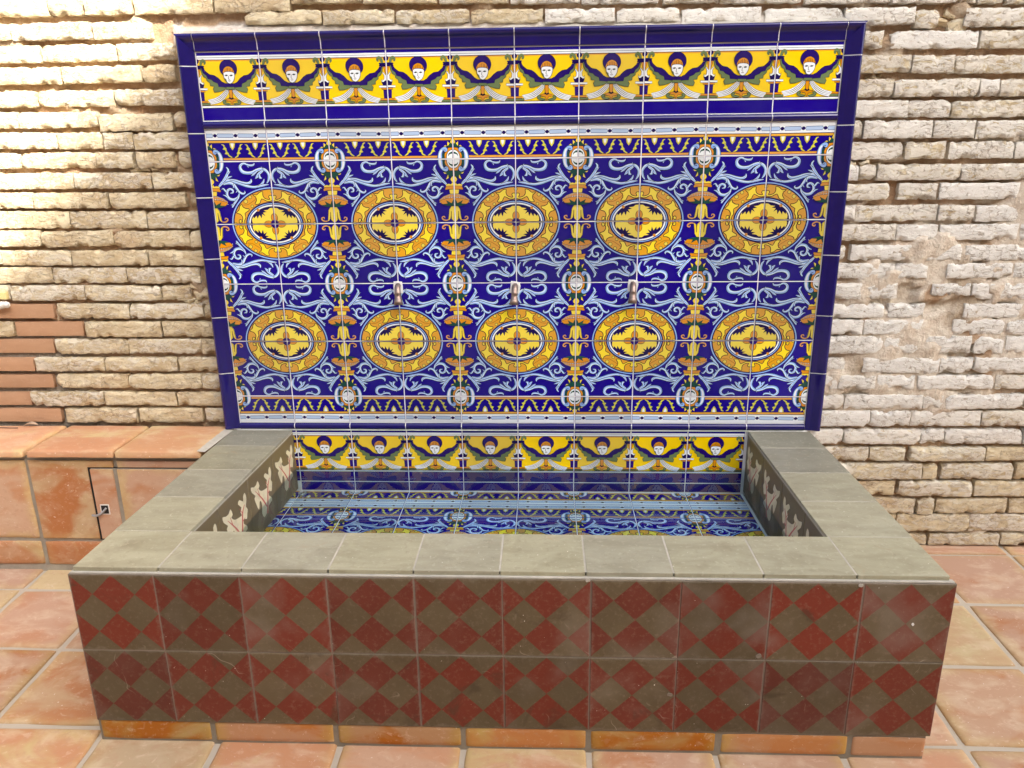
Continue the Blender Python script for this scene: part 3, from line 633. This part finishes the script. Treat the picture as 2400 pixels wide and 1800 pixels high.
for k, (x0, x1, z0, z1, kind) in enumerate(B):
    cx, cz = (x0+x1)/2, (z0+z1)/2
    if cx > 2.45 or cx < -2.45: continue
    if -.98 < cx < .98 and cz < 1.80: continue
    s = smear(cx, cz)
    me = brick_mesh(x1-x0, z1-z0, kind, k*1.37, s)
    dp = random.uniform(-.006, .006)*(1-.75*s)+(.003 if kind == 'n' else 0.)
    if kind == 'o' and earth(cx, cz) > .6: dp += .016
    o = link('brick', me, NEWB if kind == 'n' else BRICK, wall, (cx, dp, cz), (0, random.uniform(-.012, .012) if kind == 'o' else 0, 0))
    o['lime'] = float(min(1., max(0., (.74 if cx > 0 else .16)+random.uniform(-.25, .25)+.5*s-(.5 if (cx > 0 and cz < .45) else 0))))
    o['warm'] = float(min(1., max(0., (.45 if cx < 0 else .2)+random.uniform(-.3, .4)+(.5 if cz < .45 else 0))))
# loose stones bedded in the deep joints
for (u, vv, r) in ((312, 398, 13), (335, 400, 9), (360, 398, 12), (388, 398, 10), (430, 690, 12), (440, 705, 14), (452, 678, 12), (468, 692, 16), (478, 712, 11), (455, 712, 9), (2208, 48, 16), (2250, 60, 20), (2235, 30, 12), (2046, 180, 9), (2062, 178, 8), (2190, 775, 18), (2215, 800, 12), (2180, 810, 10), (2000, 382, 9), (2030, 384, 10), (2060, 386, 8)):
    p = at_y(u, vv, FACE); r = r*.00145*.9
    o = link('stone', brick_mesh(r*2.2, r*1.4, 'o', u*.37, 0), BRICK, wall, (p[0], random.uniform(.006, .014), p[2]), (0, random.uniform(-.4, .4), 0)); o['lime'] = .1; o['warm'] = .5
# mortar bed: one uneven sheet behind the brick faces
xs = np.arange(-2.6, 2.601, .0145); zs = np.arange(0., 2.32, .0125); V = []; F = []; K = []
for z in zs:
    for x in xs:
        s = smear(x, z); e = earth(x, z); n1 = fbm((x, 0, z), 7, 3, 2.); n2 = fbm((x, 5, z), 26, 3, 4.); n3 = fbm((x*.6, 9, z), 11, 2, 9.)
        d = .030+.009*n2
        fil = max(0., min(1., (n3-.42)*4))
        d = d*(1-fil)+(.010+.006*n2)*fil
        sm = max(0., min(1., (s-.30+.45*n1)*2.2)); d = d*(1-sm)+(.0062+.005*n2-.016*max(0., n1-.12)+(.022 if n3 > .34 else 0.))*sm
        d = d*(1-e)+(.008+.018*n2)*e
        col = np.array((.52, .375, .245))*(1-.0)+np.array((.05, -.02, -.03))*max(0., n1)
        if fil > .4: col = np.array((.58, .46, .32))
        lime = max(sm*.9 if n1 > -.35 else 0, .8 if (x > .9 and n3 > .45) else 0)
        col = col*(1-lime)+np.array((.76, .70, .59))*lime
        col = col*(1-e)+np.array((.47, .38, .27))*e
        if x < -1.50+.10*n1 and z < .90+.05*n1:
            gq = min(1., max(0., (-1.50+.10*n1-x)*10)); gm = np.array((.30, .27, .225)); col = col*(1-gq)+gm*gq; d = d*(1-gq)+(.024+.004*n2)*gq
        if abs(x) < 1.10 and 1.80 < z < 1.90: d = min(d, .030+.008*n2) if z > 1.855 else .012+.006*n2; col = np.array((.74, .70, .64)) if z < 1.865+.02*n1 else col
        V.append((x, d, z)); K.append(col)
nx = len(xs)
for j in range(len(zs)-1):
    for i in range(nx-1):
        if abs(xs[i]) < .97 and zs[j] < 1.78: continue
        q = j*nx+i; F.append([q, q+1, q+nx+1, q+nx])
me = mesh('mortar_bed', V, F, True); at = me.color_attributes.new('Col', 'FLOAT_COLOR', 'POINT')
cc = np.ones((len(V), 4), np.float32); cc[:, :3] = np.array(K); at.data.foreach_set('color', cc.ravel())
link('mortar_bed', me, MORTAR, wall)

# ------------------------------------------------------------------ unseen buildings added for the light: right one shades the wall, opposite one dims reflections
PL = m_plaster('courtyard_plaster', (.78, .73, .64)); ROOF = m_plaster('roof_clay', (.42, .20, .11))
PL2 = m_plaster('ochre_plaster', (.30, .22, .15))
def building(name, x0, x1, y0, y1, h, lab, PL=PL):
    r = empty(name, ((x0+x1)/2, (y0+y1)/2, -.4)); c = Vector(r.location)
    link('wall', box_mesh('wall', x0-c.x, x1-c.x, y0-c.y, y1-c.y, 0, h+.4), PL, r)
    link('roof', box_mesh('roof', x0-c.x-.12, x1-c.x+.1, y0-c.y-.1, y1-c.y+.1, h+.4, h+.52), ROOF, r)
    tag(r, lab, 'building'); return r
XB = 12.
HR = 1.50+(XB-.12+1.45)*(.88/.82)
building('shade_building', XB, XB+6, -18.0, -9.0, HR-.12, 'unseen tall building added right of the courtyard to shade the wall')
building('dimming_building', -6.5, 4.9, -9.0, -5.6, 4.6, 'unseen building added behind the viewer, dark to dim reflections and front light', PL2)

# ================================================================== FOUNTAIN
ftn = empty('wall_fountain', (0, 0, 0)); tag(ftn, 'wall fountain with blue and yellow painted tile panel above a low tiled basin', 'fountain')
# ---- back panel
P = .2015
panel = link('back_panel', box_mesh('back_panel', -1.052, 1.052, .0006, .075, .26, 1.822, .002), WGROUT, ftn)
Z4 = .635
def jit(o, a=.0026): o.rotation_euler = (o.rotation_euler[0]+random.uniform(-a, a), o.rotation_euler[1]+random.uniform(-a, a)*.5, o.rotation_euler[2]+random.uniform(-a, a)); return o
MM = {(a, b): tile_mesh('painted_tile', P_MAIN, P, P, a, b) for a in (0, 1) for b in (0, 1)}
BB = {(a, b): tile_mesh('border_tile', P_BORD, P, .099, a, b) for a in (0, 1) for b in (0, 1)}
AA = tile_mesh('angel_tile', P_ANG, P, .2052); AL = tile_mesh('angel_tile', P_ANG, P, .2030)
for i in range(10):
    x = (i-4.5)*P; f = i % 2
    for r in range(4): jit(link('painted_tile', MM[(f, r % 2)], GLAZE, panel, (x, 0, Z4+(3.5-r)*P)))
    jit(link('border_tile', BB[(f, 0)], GLAZE, panel, (x, 0, 1.441+.0503))); jit(link('border_tile', BB[(f, 1)], GLAZE, panel, (x, 0, Z4-.0498)))
    jit(link('angel_tile', AA, GLAZE, panel, (x, 0, 1.5674+.1026)))
    if 1 <= i <= 8: jit(link('angel_tile', AL, GLAZE, panel, (x, 0, .5080-.1015)))
plain = tile_mesh('plain_tile', None, P, .036)
for i in range(1, 9): link('plain_tile', plain, GLAZE, panel, ((i-4.5)*P, 0, .2862))
# half-round trims
def sweep(name, prof, L, m0=0., m1=0., n=5):         # profile (w outward, h forward), along +x; m = mitre slope at either end
    V = []; F = []; q = len(prof)
    for k in (0, 1):
        for w_, h in prof: V.append(((-L/2+m0*w_) if k == 0 else (L/2+m1*w_), -h, w_))
    for a in range(q-1): F.append([a, a+1, q+a+1, q+a])
    V += V[:]; F.append(list(range(2*q, 3*q))[::-1]); F.append(list(range(3*q, 4*q)))
    me = mesh(name, V, F)
    bm = bmesh.new(); bm.from_mesh(me); bmesh.ops.recalc_face_normals(bm, faces=bm.faces[:]); bm.to_mesh(me); bm.free()
    me.polygons.foreach_set('use_smooth', [True]*(q-1)+[False]*2); return me
half = [(-.0115, -.004), (-.0115, .002)]+[(-.0115*math.cos(math.pi*k/10), .002+.0095*math.sin(math.pi*k/10)) for k in range(1, 10)]+[(.0115, .002), (.0115, -.004)]
TR = sweep('half_round_trim', half, P-.003)
for i in range(10):
    for z in (1.5545, .5228): link('half_round_trim', TR, NAVY, panel, ((i-4.5)*P, 0, z+.0), (random.uniform(-.004, .004), random.uniform(-.002, .002), 0))
mould = spline([(.0015, -.004), (.0015, .004), (.005, .0050), (.018, .0058), (.027, .0072), (.033, .0100), (.038, .0145), (.044, .0172), (.049, .0168), (.0525, .0130), (.0535, .007), (.0535, -.03)], 5, False)
vm = spline([(.0015, -.004), (.0015, .004), (.005, .0058), (.014, .0075), (.018, .0082), (.026, .0112), (.034, .0145), (.042, .0170), (.048, .0164), (.0525, .0125), (.0535, .007), (.0535, -.03)], 5, False)
def inset(pr, d=.0011): return [(w_+(d if w_ < .01 else (-d if w_ > .05 else 0)), max(h-d, -.02)) for w_, h in pr]
link('trim_grout', sweep('trim_grout', inset(mould), 2.015), WGROUT, panel, (0, 0, 1.7727))
hg = [(w_*.9, h-.0010) for w_, h in half]
for z in (1.5545, .5228): link('trim_grout', sweep('trim_grout', hg, 2.013), WGROUT, panel, (0, 0, z))
for sx in (-1, 1):
    o = link('trim_grout', sweep('trim_grout', inset(vm), 1.26), WGROUT, panel, (sx*1.0075, 0, 1.1425))
    colx, coly, colz = Vector((0, 0, 1)), Vector((0, 1, 0)), Vector((sx, 0, 0))
    if colx.cross(coly).dot(colz) < 0: colx = -colx
    o.rotation_euler = Matrix((colx, coly, colz)).transposed().to_euler()
ML = sweep('top_moulding', mould, P-.003)
TZ = 1.7727
for i in range(10): jit(link('top_moulding', ML, NAVY, panel, ((i-4.5)*P, 0, TZ)), .003)
CL = .0035
link('top_moulding', sweep('top_moulding', mould, CL, -1., 0.), NAVY, panel, (-1.0075-CL/2-.0015, 0, TZ))
link('top_moulding', sweep('top_moulding', mould, CL, 0., 1.), NAVY, panel, (1.0075+CL/2+.0015, 0, TZ))
zz = [1.7727, 1.731, 1.529, 1.327, 1.125, .923, .722, .512]
for sx in (-1, 1):
    for k in range(7):
        a, b = zz[k], zz[k+1]; L = a-b-.003
        me = sweep('side_moulding', vm, L, *((0., 0.) if k else ((0., 1.) if sx < 0 else (-1., 0.))))
        o = link('side_moulding', me, NAVY, panel, (sx*1.0075, 0, (a+b)/2))
        colx, coly, colz = Vector((0, 0, 1)), Vector((0, 1, 0)), Vector((sx, 0, 0))
        if colx.cross(coly).dot(colz) < 0: colx = -colx
        o.rotation_euler = Matrix((colx, coly, colz)).transposed().to_euler()
# ragged white mortar on top of the panel
V = []; F = []
n = 120
for i in range(n):
    x = -1.05+2.06*i/(n-1); a = .010*fbm((x, 0, 0), 14, 3, 3.); b = .010+.010*fbm((x, 1, 0), 9, 3, 5.)
    for (y, z) in ((-.004+.004*abs(a), 0), (.006, .003), (.030, .006+b*.35+a*.5), (.050, b+.004), (.075, b+.006)): V.append((x, y, 1.825+z+(a*.3 if z else 0)))
for i in range(n-1):
    for k in range(4): q = i*5+k; F.append([q, q+5, q+6, q+1])
link('mortar_capping', mesh('mortar_capping', V, F, True), PGROUT, panel)

# ---- basin
XL, XR, YF, ZC = -1.050, 1.030, -.962, .507
IL, IR, IF, ZW, ZB = -.842, .814, -.774, .358, .266
cols = .2092
core_v = []
basin = link('basin_shell', None, None, ftn) if False else None
def ring_shell():
    bm = bmesh.new()
    def bx(x0, x1, y0, y1, z0, z1):
        r = bmesh.ops.create_cube(bm, size=1)
        for p in r['verts']: p.co = Vector(((x0+x1)/2+p.co.x*(x1-x0), (y0+y1)/2+p.co.y*(y1-y0), (z0+z1)/2+p.co.z*(z1-z0)))
    bx(XL+.004, IL-.012, YF+.010, .03, -.05, .492); bx(IR+.012, XR+.006, YF+.010, .03, -.05, .492); bx(IL-.012, IR+.012, YF+.010, IF-.012, -.05, .492); bx(IL-.010, IR+.010, IF-.010, .02, -.05, ZB-.009)
    me = bpy.data.meshes.new('basin_shell'); bm.to_mesh(me); bm.free(); return me
basin = link('basin_shell', ring_shell(), CGROUT, ftn)
FTM = box_mesh('front_tile', -cols/2+.0011, cols/2-.0011, -.0, .014, -.1055, .1055, .0012)
XF0 = -1.058
for i in range(10):
    for r, zc in ((0, .3862), (1, .1732)):
        o = link('front_tile', FTM, DIAM, basin, (XF0+(i+.5)*cols*1.0045+random.uniform(-.0008, .0008), -.971+random.uniform(-.001, .001), zc+random.uniform(-.0006, .0006)))
        jit(o, .003)
# joint strips between front tiles (lighter cement) and the bedding line under the coping
link('bedding_mortar', box_mesh('bedding_mortar', XL-.004, XR+.008, -.968, -.955, .4918, .4962, .001), PGROUT, basin)
link('joint_mortar', box_mesh('joint_mortar', XF0, XF0+2.1, -.9692, -.9615, .068, .4915), m_grout('taupe_grout', (.30, .245, .19)), basin)
# cement smears, blobs and a drop of paint left on the front tiles
def front(u, v): p = at_y(u, v, -.972); return p[0], p[2]
def blob(name, u0, v0, u1, v1, mat, n=14, rough=.25, th=.0008):
    x0, z0 = front(u0, v1); x1, z1 = front(u1, v0); cx, cz, rx, rz = (x0+x1)/2, (z0+z1)/2, (x1-x0)/2, (z1-z0)/2
    pl = []
    for k in range(n):
        t = 2*math.pi*k/n; c_, s_ = math.cos(t), math.sin(t); q = (abs(c_)**5+abs(s_)**5)**-.2 if rx > 2*rz else 1.
        pl.append((rx*c_*q*random.uniform(1-rough*.2, 1), rz*s_*q*random.uniform(1-rough*2, 1)))
    link(name, prism_mesh(name, pl, -th, .001, 0), mat, basin, (cx, -.9722, cz))
SMEAR = m_grout('cement_smear', (.30, .25, .19)); DROP = m_grout('white_drop', (.80, .78, .72), .03)
for u, v, r in ((1570, 1628, 7), (1778, 1537, 8), (1378, 1360, 6), (2018, 1372, 7)): blob('mortar_blob', u-r, v-r*.8, u+r, v+r*.9, PGROUT if v < 1400 else SMEAR, 9, .3)
blob('paint_drop', 2136, 1460, 2143, 1467, DROP, 10, .05)
# skirting of terracotta strips
bj = [-1.060, -.759, -.439, -.113, .204, .529, .852, 1.043]
for a, b in zip(bj, bj[1:]):
    o = link('skirting_tile', soft_tile('skirting_tile', b-a-.013, .0565, .012, a*7, .0025, .0012), TBASE, basin, ((a+b)/2, -.968, floor_z((a+b)/2, -.97)+.0345)); o.rotation_euler = (0, random.uniform(-.003, .003), 0)
link('skirting_joint', box_mesh('skirting_joint', -1.058, 1.035, -.9655, -.955, -.03, .0665), DGROUT, basin)
# coping tiles
fj = [XL, -.838, -.634, -.424, -.219, -.013, .190, .396, .604, .818, XR]
for k, (a, b) in enumerate(zip(fj, fj[1:])):
    o = link('coping_tile', box_mesh('coping_tile', -(b-a)/2+.0017, (b-a)/2-.0017, -(IF-YF)/2+.0012, (IF-YF)/2-.0012, -.013, 0, .0015, 2), COPE, basin, ((a+b)/2, (IF+YF)/2, ZC)); o['dark_grey'] = random.uniform(0, .12)
    jit(o, .003)
def skew(y): return .024*(y-IF)/(-IF)
sj = [IF, -.566, -.365, -.160, -.001]
for x0, x1 in ((XL, IL), (IR, XR)):
    for k, (a, b) in enumerate(zip(sj, sj[1:])):
        me = box_mesh('coping_tile', -(x1-x0)/2+.0008, (x1-x0)/2-.0008, -(b-a)/2+.0014, (b-a)/2-.0014, -.013, 0, .0015, 2)
        if x0 < 0:                                    # the left arm is not quite square to the wall
            for q in me.vertices: q.co.x += ((skew((a+b)/2+q.co.y)) if q.co.x > 0 else skew((a+b)/2+q.co.y)*.5)
        o = link('coping_tile', me, COPE, basin, ((x0+x1)/2, (a+b)/2, ZC)); o['dark_grey'] = (.1, .3, .6, .75)[k]+random.uniform(-.1, .1); jit(o, .002)  # side tiles get darker and greyer towards the back
link('coping_joint', mesh('coping_joint', *(lambda q: (q, [[0, 1, 2, 3], [4, 5, 6, 7], [8, 9, 10, 11]]))(
    [(XL+.003, YF+.003, ZC-.0007), (XR-.003, YF+.003, ZC-.0007), (XR-.003, IF-.002, ZC-.0007), (XL+.003, IF-.002, ZC-.0007),
     (XL+.003, IF-.0015, ZC-.0008), (IL-.002, IF-.0015, ZC-.0008), (IL+.022, -.001, ZC-.0008), (XL+.016, -.001, ZC-.0008),
     (IR+.002, IF-.0015, ZC-.0008), (XR-.003, IF-.0015, ZC-.0008), (XR-.003, -.001, ZC-.0008), (IR+.002, -.001, ZC-.0008)])), PGROUT, basin)
link('panel_joint', box_mesh('panel_joint', -1.02, 1.02, -.006, .0012, .5065, .5105, .001), WGROUT, basin)
# leaf-patterned tiles on the inner faces
LM = {f: tile_mesh('leaf_tile', P_LEAF, .2045, .222, f, 0, (.155, .115, .055), (.20, .16, .10)) for f in (0, 1)}
for k in range(4):
    y = IF+.2045*(k+.5)-.045
    link('leaf_tile', LM[0], LEAFM, basin, (IR, y, .385), (0, 0, -math.pi/2)); link('leaf_tile', LM[1], LEAFM, basin, (IL+skew(y), y, .385), (0, 0, math.pi/2-math.atan(.024/.774)))
for x0, x1 in ((IL-.012, IL-.0006), (IR+.0006, IR+.012)):
    me = box_mesh('edge_mortar', x0, x1, IF, -.001, .4925, .4985)
    if x0 < 0:
        for q in me.vertices: q.co.x += skew(q.co.y)
    link('edge_mortar', me, PGROUT, basin)
link('inner_front_lining', box_mesh('inner_front_lining', IL, IR, IF-.012, IF-.0005, ZB, .4935), CGROUT, basin)
# painted tiles on the basin floor
link('basin_floor_grout', mesh('basin_floor_grout', [(IL, IF, ZB-.0012), (IR, IF, ZB-.0012), (IR, 0, ZB-.0012), (IL, 0, ZB-.0012)], [[0, 1, 2, 3]]), WGROUT, basin)
FR = (-math.pi/2, 0, 0)
for i in range(1, 9):
    x = (i-4.5)*P; f = i % 2
    link('border_tile', BB[(f, 1)], GLAZE, basin, (x, -.052, ZB), FR); link('border_tile', BB[(f, 0)], GLAZE, basin, (x, -.152, ZB), FR)
    for r in range(3): link('painted_tile', MM[(f, r % 2)], GLAZE, basin, (x, -.202-(r+.5)*P, ZB), FR)
cu = 1-.034/P                                         # cut pieces along the left arm
MC = [tile_mesh('painted_tile', P_MAIN, P, P, 0, b, u0=cu) for b in (0, 1)]; BC = [tile_mesh('border_tile', P_BORD, P, .099, 0, b, u0=cu) for b in (0, 1)]
xc = -.806-.017
link('border_tile', BC[1], GLAZE, basin, (xc, -.052, ZB), FR); link('border_tile', BC[0], GLAZE, basin, (xc, -.152, ZB), FR)
for r in range(3): link('painted_tile', MC[r % 2], GLAZE, basin, (xc, -.202-(r+.5)*P, ZB), FR)
link('angel_tile', tile_mesh('angel_tile', P_ANG, P, .2030, u0=.90), GLAZE, panel, (-.8161, 0, .5080-.1015))
ring = []; F = []
for k in range(20):
    t = 2*math.pi*k/20
    for r, z in ((.015, 0), (.015, .006), (.010, .006), (.010, 0)): ring.append((r*math.cos(t), r*math.sin(t), z))
for k in range(20):
    for q in range(3): F.append([k*4+q, ((k+1) % 20)*4+q, ((k+1) % 20)*4+q+1, k*4+q+1])
dr = link('drain', mesh('drain', ring, F, True), STEEL, basin, (-.795, -.030, ZB+.0004)); link('drain_hole', mesh('drain_hole', [(.0105*math.cos(k*.3142), .0105*math.sin(k*.3142), .0012) for k in range(20)], [list(range(20))]), BLACK, dr)
water = link('water', mesh('water', [(IL+.0002, IF+.0002, ZW), (IR-.0002, IF+.0002, ZW), (IR-.0002, -.0002, ZW), (IL+.0002, -.0002, ZW)], [[0, 1, 2, 3]]), WATER); tag(water, kind='structure')

# ---- spouts
def spout_mesh():
    path = [(0, .012, 0), (0, -.010, 0), (0, -.018, -.003), (0, -.0245, -.010), (0, -.0275, -.020), (0, -.0282, -.0225), (0, -.0283, -.0235), (0, -.0305, -.040), (0, -.0312, -.0415), (0, -.0345, -.060), (0, -.0345, -.060), (0, -.032, -.045)]
    rad = [.0098, .0098, .0100, .0102, .0104, .0116, .0106, .0114, .0128, .0158, .0132, .0085]
    V = []; F = []; n = 20
    for i, p in enumerate(path):
        a, b = Vector(path[max(i-1, 0)]), Vector(path[min(i+1, len(path)-1)]); t = (b-a)
        if i >= 9: t = Vector((0, -.004, -.02))
        t.normalize(); ax = Vector((1, 0, 0)); bx = t.cross(ax).normalized()
        for k in range(n):
            th = 2*math.pi*k/n; V.append(Vector(p)+ax*rad[i]*math.cos(th)+bx*rad[i]*math.sin(th))
    for i in range(len(path)-1):
        for k in range(n): F.append([i*n+k, i*n+(k+1) % n, (i+1)*n+(k+1) % n, (i+1)*n+k])
    F.append([(len(path)-1)*n+k for k in range(n)]); me = mesh('spout', V, F, True)
    bm = bmesh.new(); bm.from_mesh(me); bmesh.ops.recalc_face_normals(bm, faces=bm.faces[:]); bm.to_mesh(me); bm.free(); return me
SPM = spout_mesh()
for q, (x, z) in enumerate(((-.404, 1.030), (-.005, 1.028), (.391, 1.032))):
    s = link('spout', SPM, METAL, ftn, (x, 0, z), (0, (-.03, .06, .03)[q], (.08, 0, -.05)[q]))
    poly = [((random.uniform(.9, 1.1)*a), random.uniform(.9, 1.1)*b) for a, b in ((-.017, -.026), (.002, -.029), (.016, -.024), (.017, .0), (.014, .013), (-.002, .016), (-.014, .015), (-.016, 0))]
    link('mortar_patch', prism_mesh('mortar_patch', poly, -.0028, .002, .001), WGROUT, s)

# ================================================================== BENCH
bench = empty('tiled_bench', (-1.9, -.1, 0)); tag(bench, 'low terracotta tiled bench against the brick wall, left of the basin', 'bench')
bo = Vector(bench.location); YB = -.196
def bl(x, y, z): return (x-bo.x, y-bo.y, z-bo.z)
link('bench_body', box_mesh('bench_body', -2.7-bo.x, XL-.008-bo.x, YB+.0035-bo.y, .06-bo.y, -.02, .489), CGROUT, bench)
xj = [-2.632, -2.318, -2.004, -1.690, -1.3765, -1.062]
tops = [soft_tile('seat_tile', .2985, .255, .024, s, .006, .004) for s in (3, 4, 5)]
for k, (a, b) in enumerate(zip(xj, xj[1:])):
    link('seat_tile', tops[k % 3], TBENCH, bench, bl((a+b)/2+(.018 if k < 4 else .01), -.094, .511+random.uniform(-.001, .001)), (-math.pi/2+.006, 0, 0))
    fw_ = b-a-.016
    if k < 3:
        link('face_tile', soft_tile('face_tile', fw_, .297, .014, k+11, .004, .003), TBENCH, bench, bl((a+b)/2, YB-.004, .316))
    link('face_tile', soft_tile('face_tile', fw_, .090, .014, k+21, .004, .003), TBENCH, bench, bl((a+b)/2, YB-.004, .108))
# tiles cut round the access door
ox = -1.5
def cut(poly, x, z, parent, mat=TBENCH, y=YB-.004, name='face_tile'):
    return link(name, prism_mesh(name, [(a-x, c-z) for a, c in poly], 0, .014, .002), mat, parent, bl(x, y, z))
cut([(-1.682, .168), (-1.476, .168), (-1.476, .4405), (-1.3845, .4405), (-1.3845, .4645), (-1.682, .4645)], -1.56, .316, bench)
cut([(-1.3685, .4405), (-1.070, .4405), (-1.070, .4645), (-1.3685, .4645)], -1.22, .452, bench)
door = link('access_door', box_mesh('access_door', -.1995, .2035, -.0, .010, -.1335, .1335), CGROUT, bench, bl(-1.265, YB-.0035, .303))
for poly, cx in (([(-1.4645, .171), (-1.386, .171), (-1.386, .4345), (-1.4645, .4345)], -1.427), ([(-1.3695, .171), (-1.064, .171), (-1.064, .4345), (-1.3695, .4345)], -1.217)):
    t = link('door_tile', prism_mesh('door_tile', [(a-cx, c-.303) for a, c in poly], -.004, .004, .0015), TBENCH, door, (cx+1.265, -.002, 0))
link('door_gap', box_mesh('door_gap', -.2118, .20, .0020, .004, -.140, .1385), BLACK, door)
lt = link('latch_box', box_mesh('latch_box', -.0165, .0165, -.0012, .006, -.0195, .0195, .0008), PVC, door, (-.170, -.0055, -.018))
link('latch_hole', box_mesh('latch_hole', -.0125, .0125, -.0018, 0, -.0155, .0155), BLACK, lt)
def tube(name, pts, r, n=10):
    P_ = spline(pts, 4, False); V = []; F = []
    for i, p in enumerate(P_):
        a, b = Vector(P_[max(i-1, 0)]), Vector(P_[min(i+1, len(P_)-1)]); t = (b-a).normalized(); ax = t.orthogonal().normalized() if i == 0 else (ax-t*ax.dot(t)).normalized(); bx = t.cross(ax)
        for k in range(n): th = 2*math.pi*k/n; V.append(Vector(p)+ax*r*math.cos(th)+bx*r*math.sin(th))
    for i in range(len(P_)-1):
        for k in range(n): F.append([i*n+k, i*n+(k+1) % n, (i+1)*n+(k+1) % n, (i+1)*n+k])
    F.append(list(range(n))[::-1]); F.append([(len(P_)-1)*n+k for k in range(n)]); return mesh(name, V, F, True)
link('latch_hook', tube('latch_hook', [(.006, -.001, .006), (-.004, -.010, -.006), (-.014, -.016, -.013), (-.028, -.018, -.016), (-.040, -.014, -.016)], .0042), STEEL, lt)
link('cement_fillet', mesh('cement_fillet', [(XL-.022-.004*mn.noise(Vector((k*.9, 0, 0)))+.0004*k if e == 0 else XL+.0055+.012*k/19., -.224+.224*k/19., .5118 if e == 0 else .5085) for k in range(20) for e in (0, 1)], [[2*k, 2*k+1, 2*k+3, 2*k+2] for k in range(19)], True), PGROUT, bench, (-bo.x, -bo.y, 0))

# ================================================================== SMALL THINGS
# white plastic pipe end on the wall at the left edge
p = at_y(12, 716, FACE-.02)
pipe = link('pipe_end', tube('pipe_end', [(-.12, 0, -.006), (-.05, 0, -.004), (-.018, 0, 0), (.004, -.002, .003), (.010, -.006, .003)], .0115, 14), PVC, None, tuple(p)); tag(pipe, 'white plastic pipe end on the brick wall, above the bench', 'pipe')
link('pipe_collar', tube('pipe_collar', [(-.022, 0, 0), (-.012, 0, .001), (-.008, 0, .001)], .0138, 14), PVC, pipe)
link('pipe_clip', box_mesh('pipe_clip', -.020, .006, .004, .022, .020, .046, .002), m_simple('brass_clip', (.62, .50, .22), .4), pipe)
# dry leaf and twig lying on the bench
lv = []; lf = []
for i in range(9):
    t = i/8; wv = .010*math.sin(math.pi*t)**.8
    for e in (-1, 0, 1): lv.append(((t-.5)*.055, e*wv, .004+.010*abs(e)*math.sin(math.pi*t)*.6+.005*math.sin(3*t)))
for i in range(8):
    for e in (0, 1): q = i*3+e; lf.append([q, q+3, q+4, q+1])
leaf = link('dry_leaf', mesh('dry_leaf', lv, lf, True), m_simple('dry_leaf', (.55, .40, .27), .8), None, (-1.800, .012, .5125), (0, 0, .15)); sm_ = leaf.modifiers.new('thick', 'SOLIDIFY'); sm_.thickness = .0006
tag(leaf, 'curled dry leaf lying on the bench against the bricks', 'leaf')
tw = link('twig', tube('twig', [(-.05, 0, 0), (-.02, .002, .001), (.02, -.001, .001), (.045, .002, 0)], .0016, 6), m_simple('twig', (.10, .07, .05), .8), None, (-1.88, -.012, .5145)); tag(tw, 'thin dark twig on the bench at the left edge', 'twig')
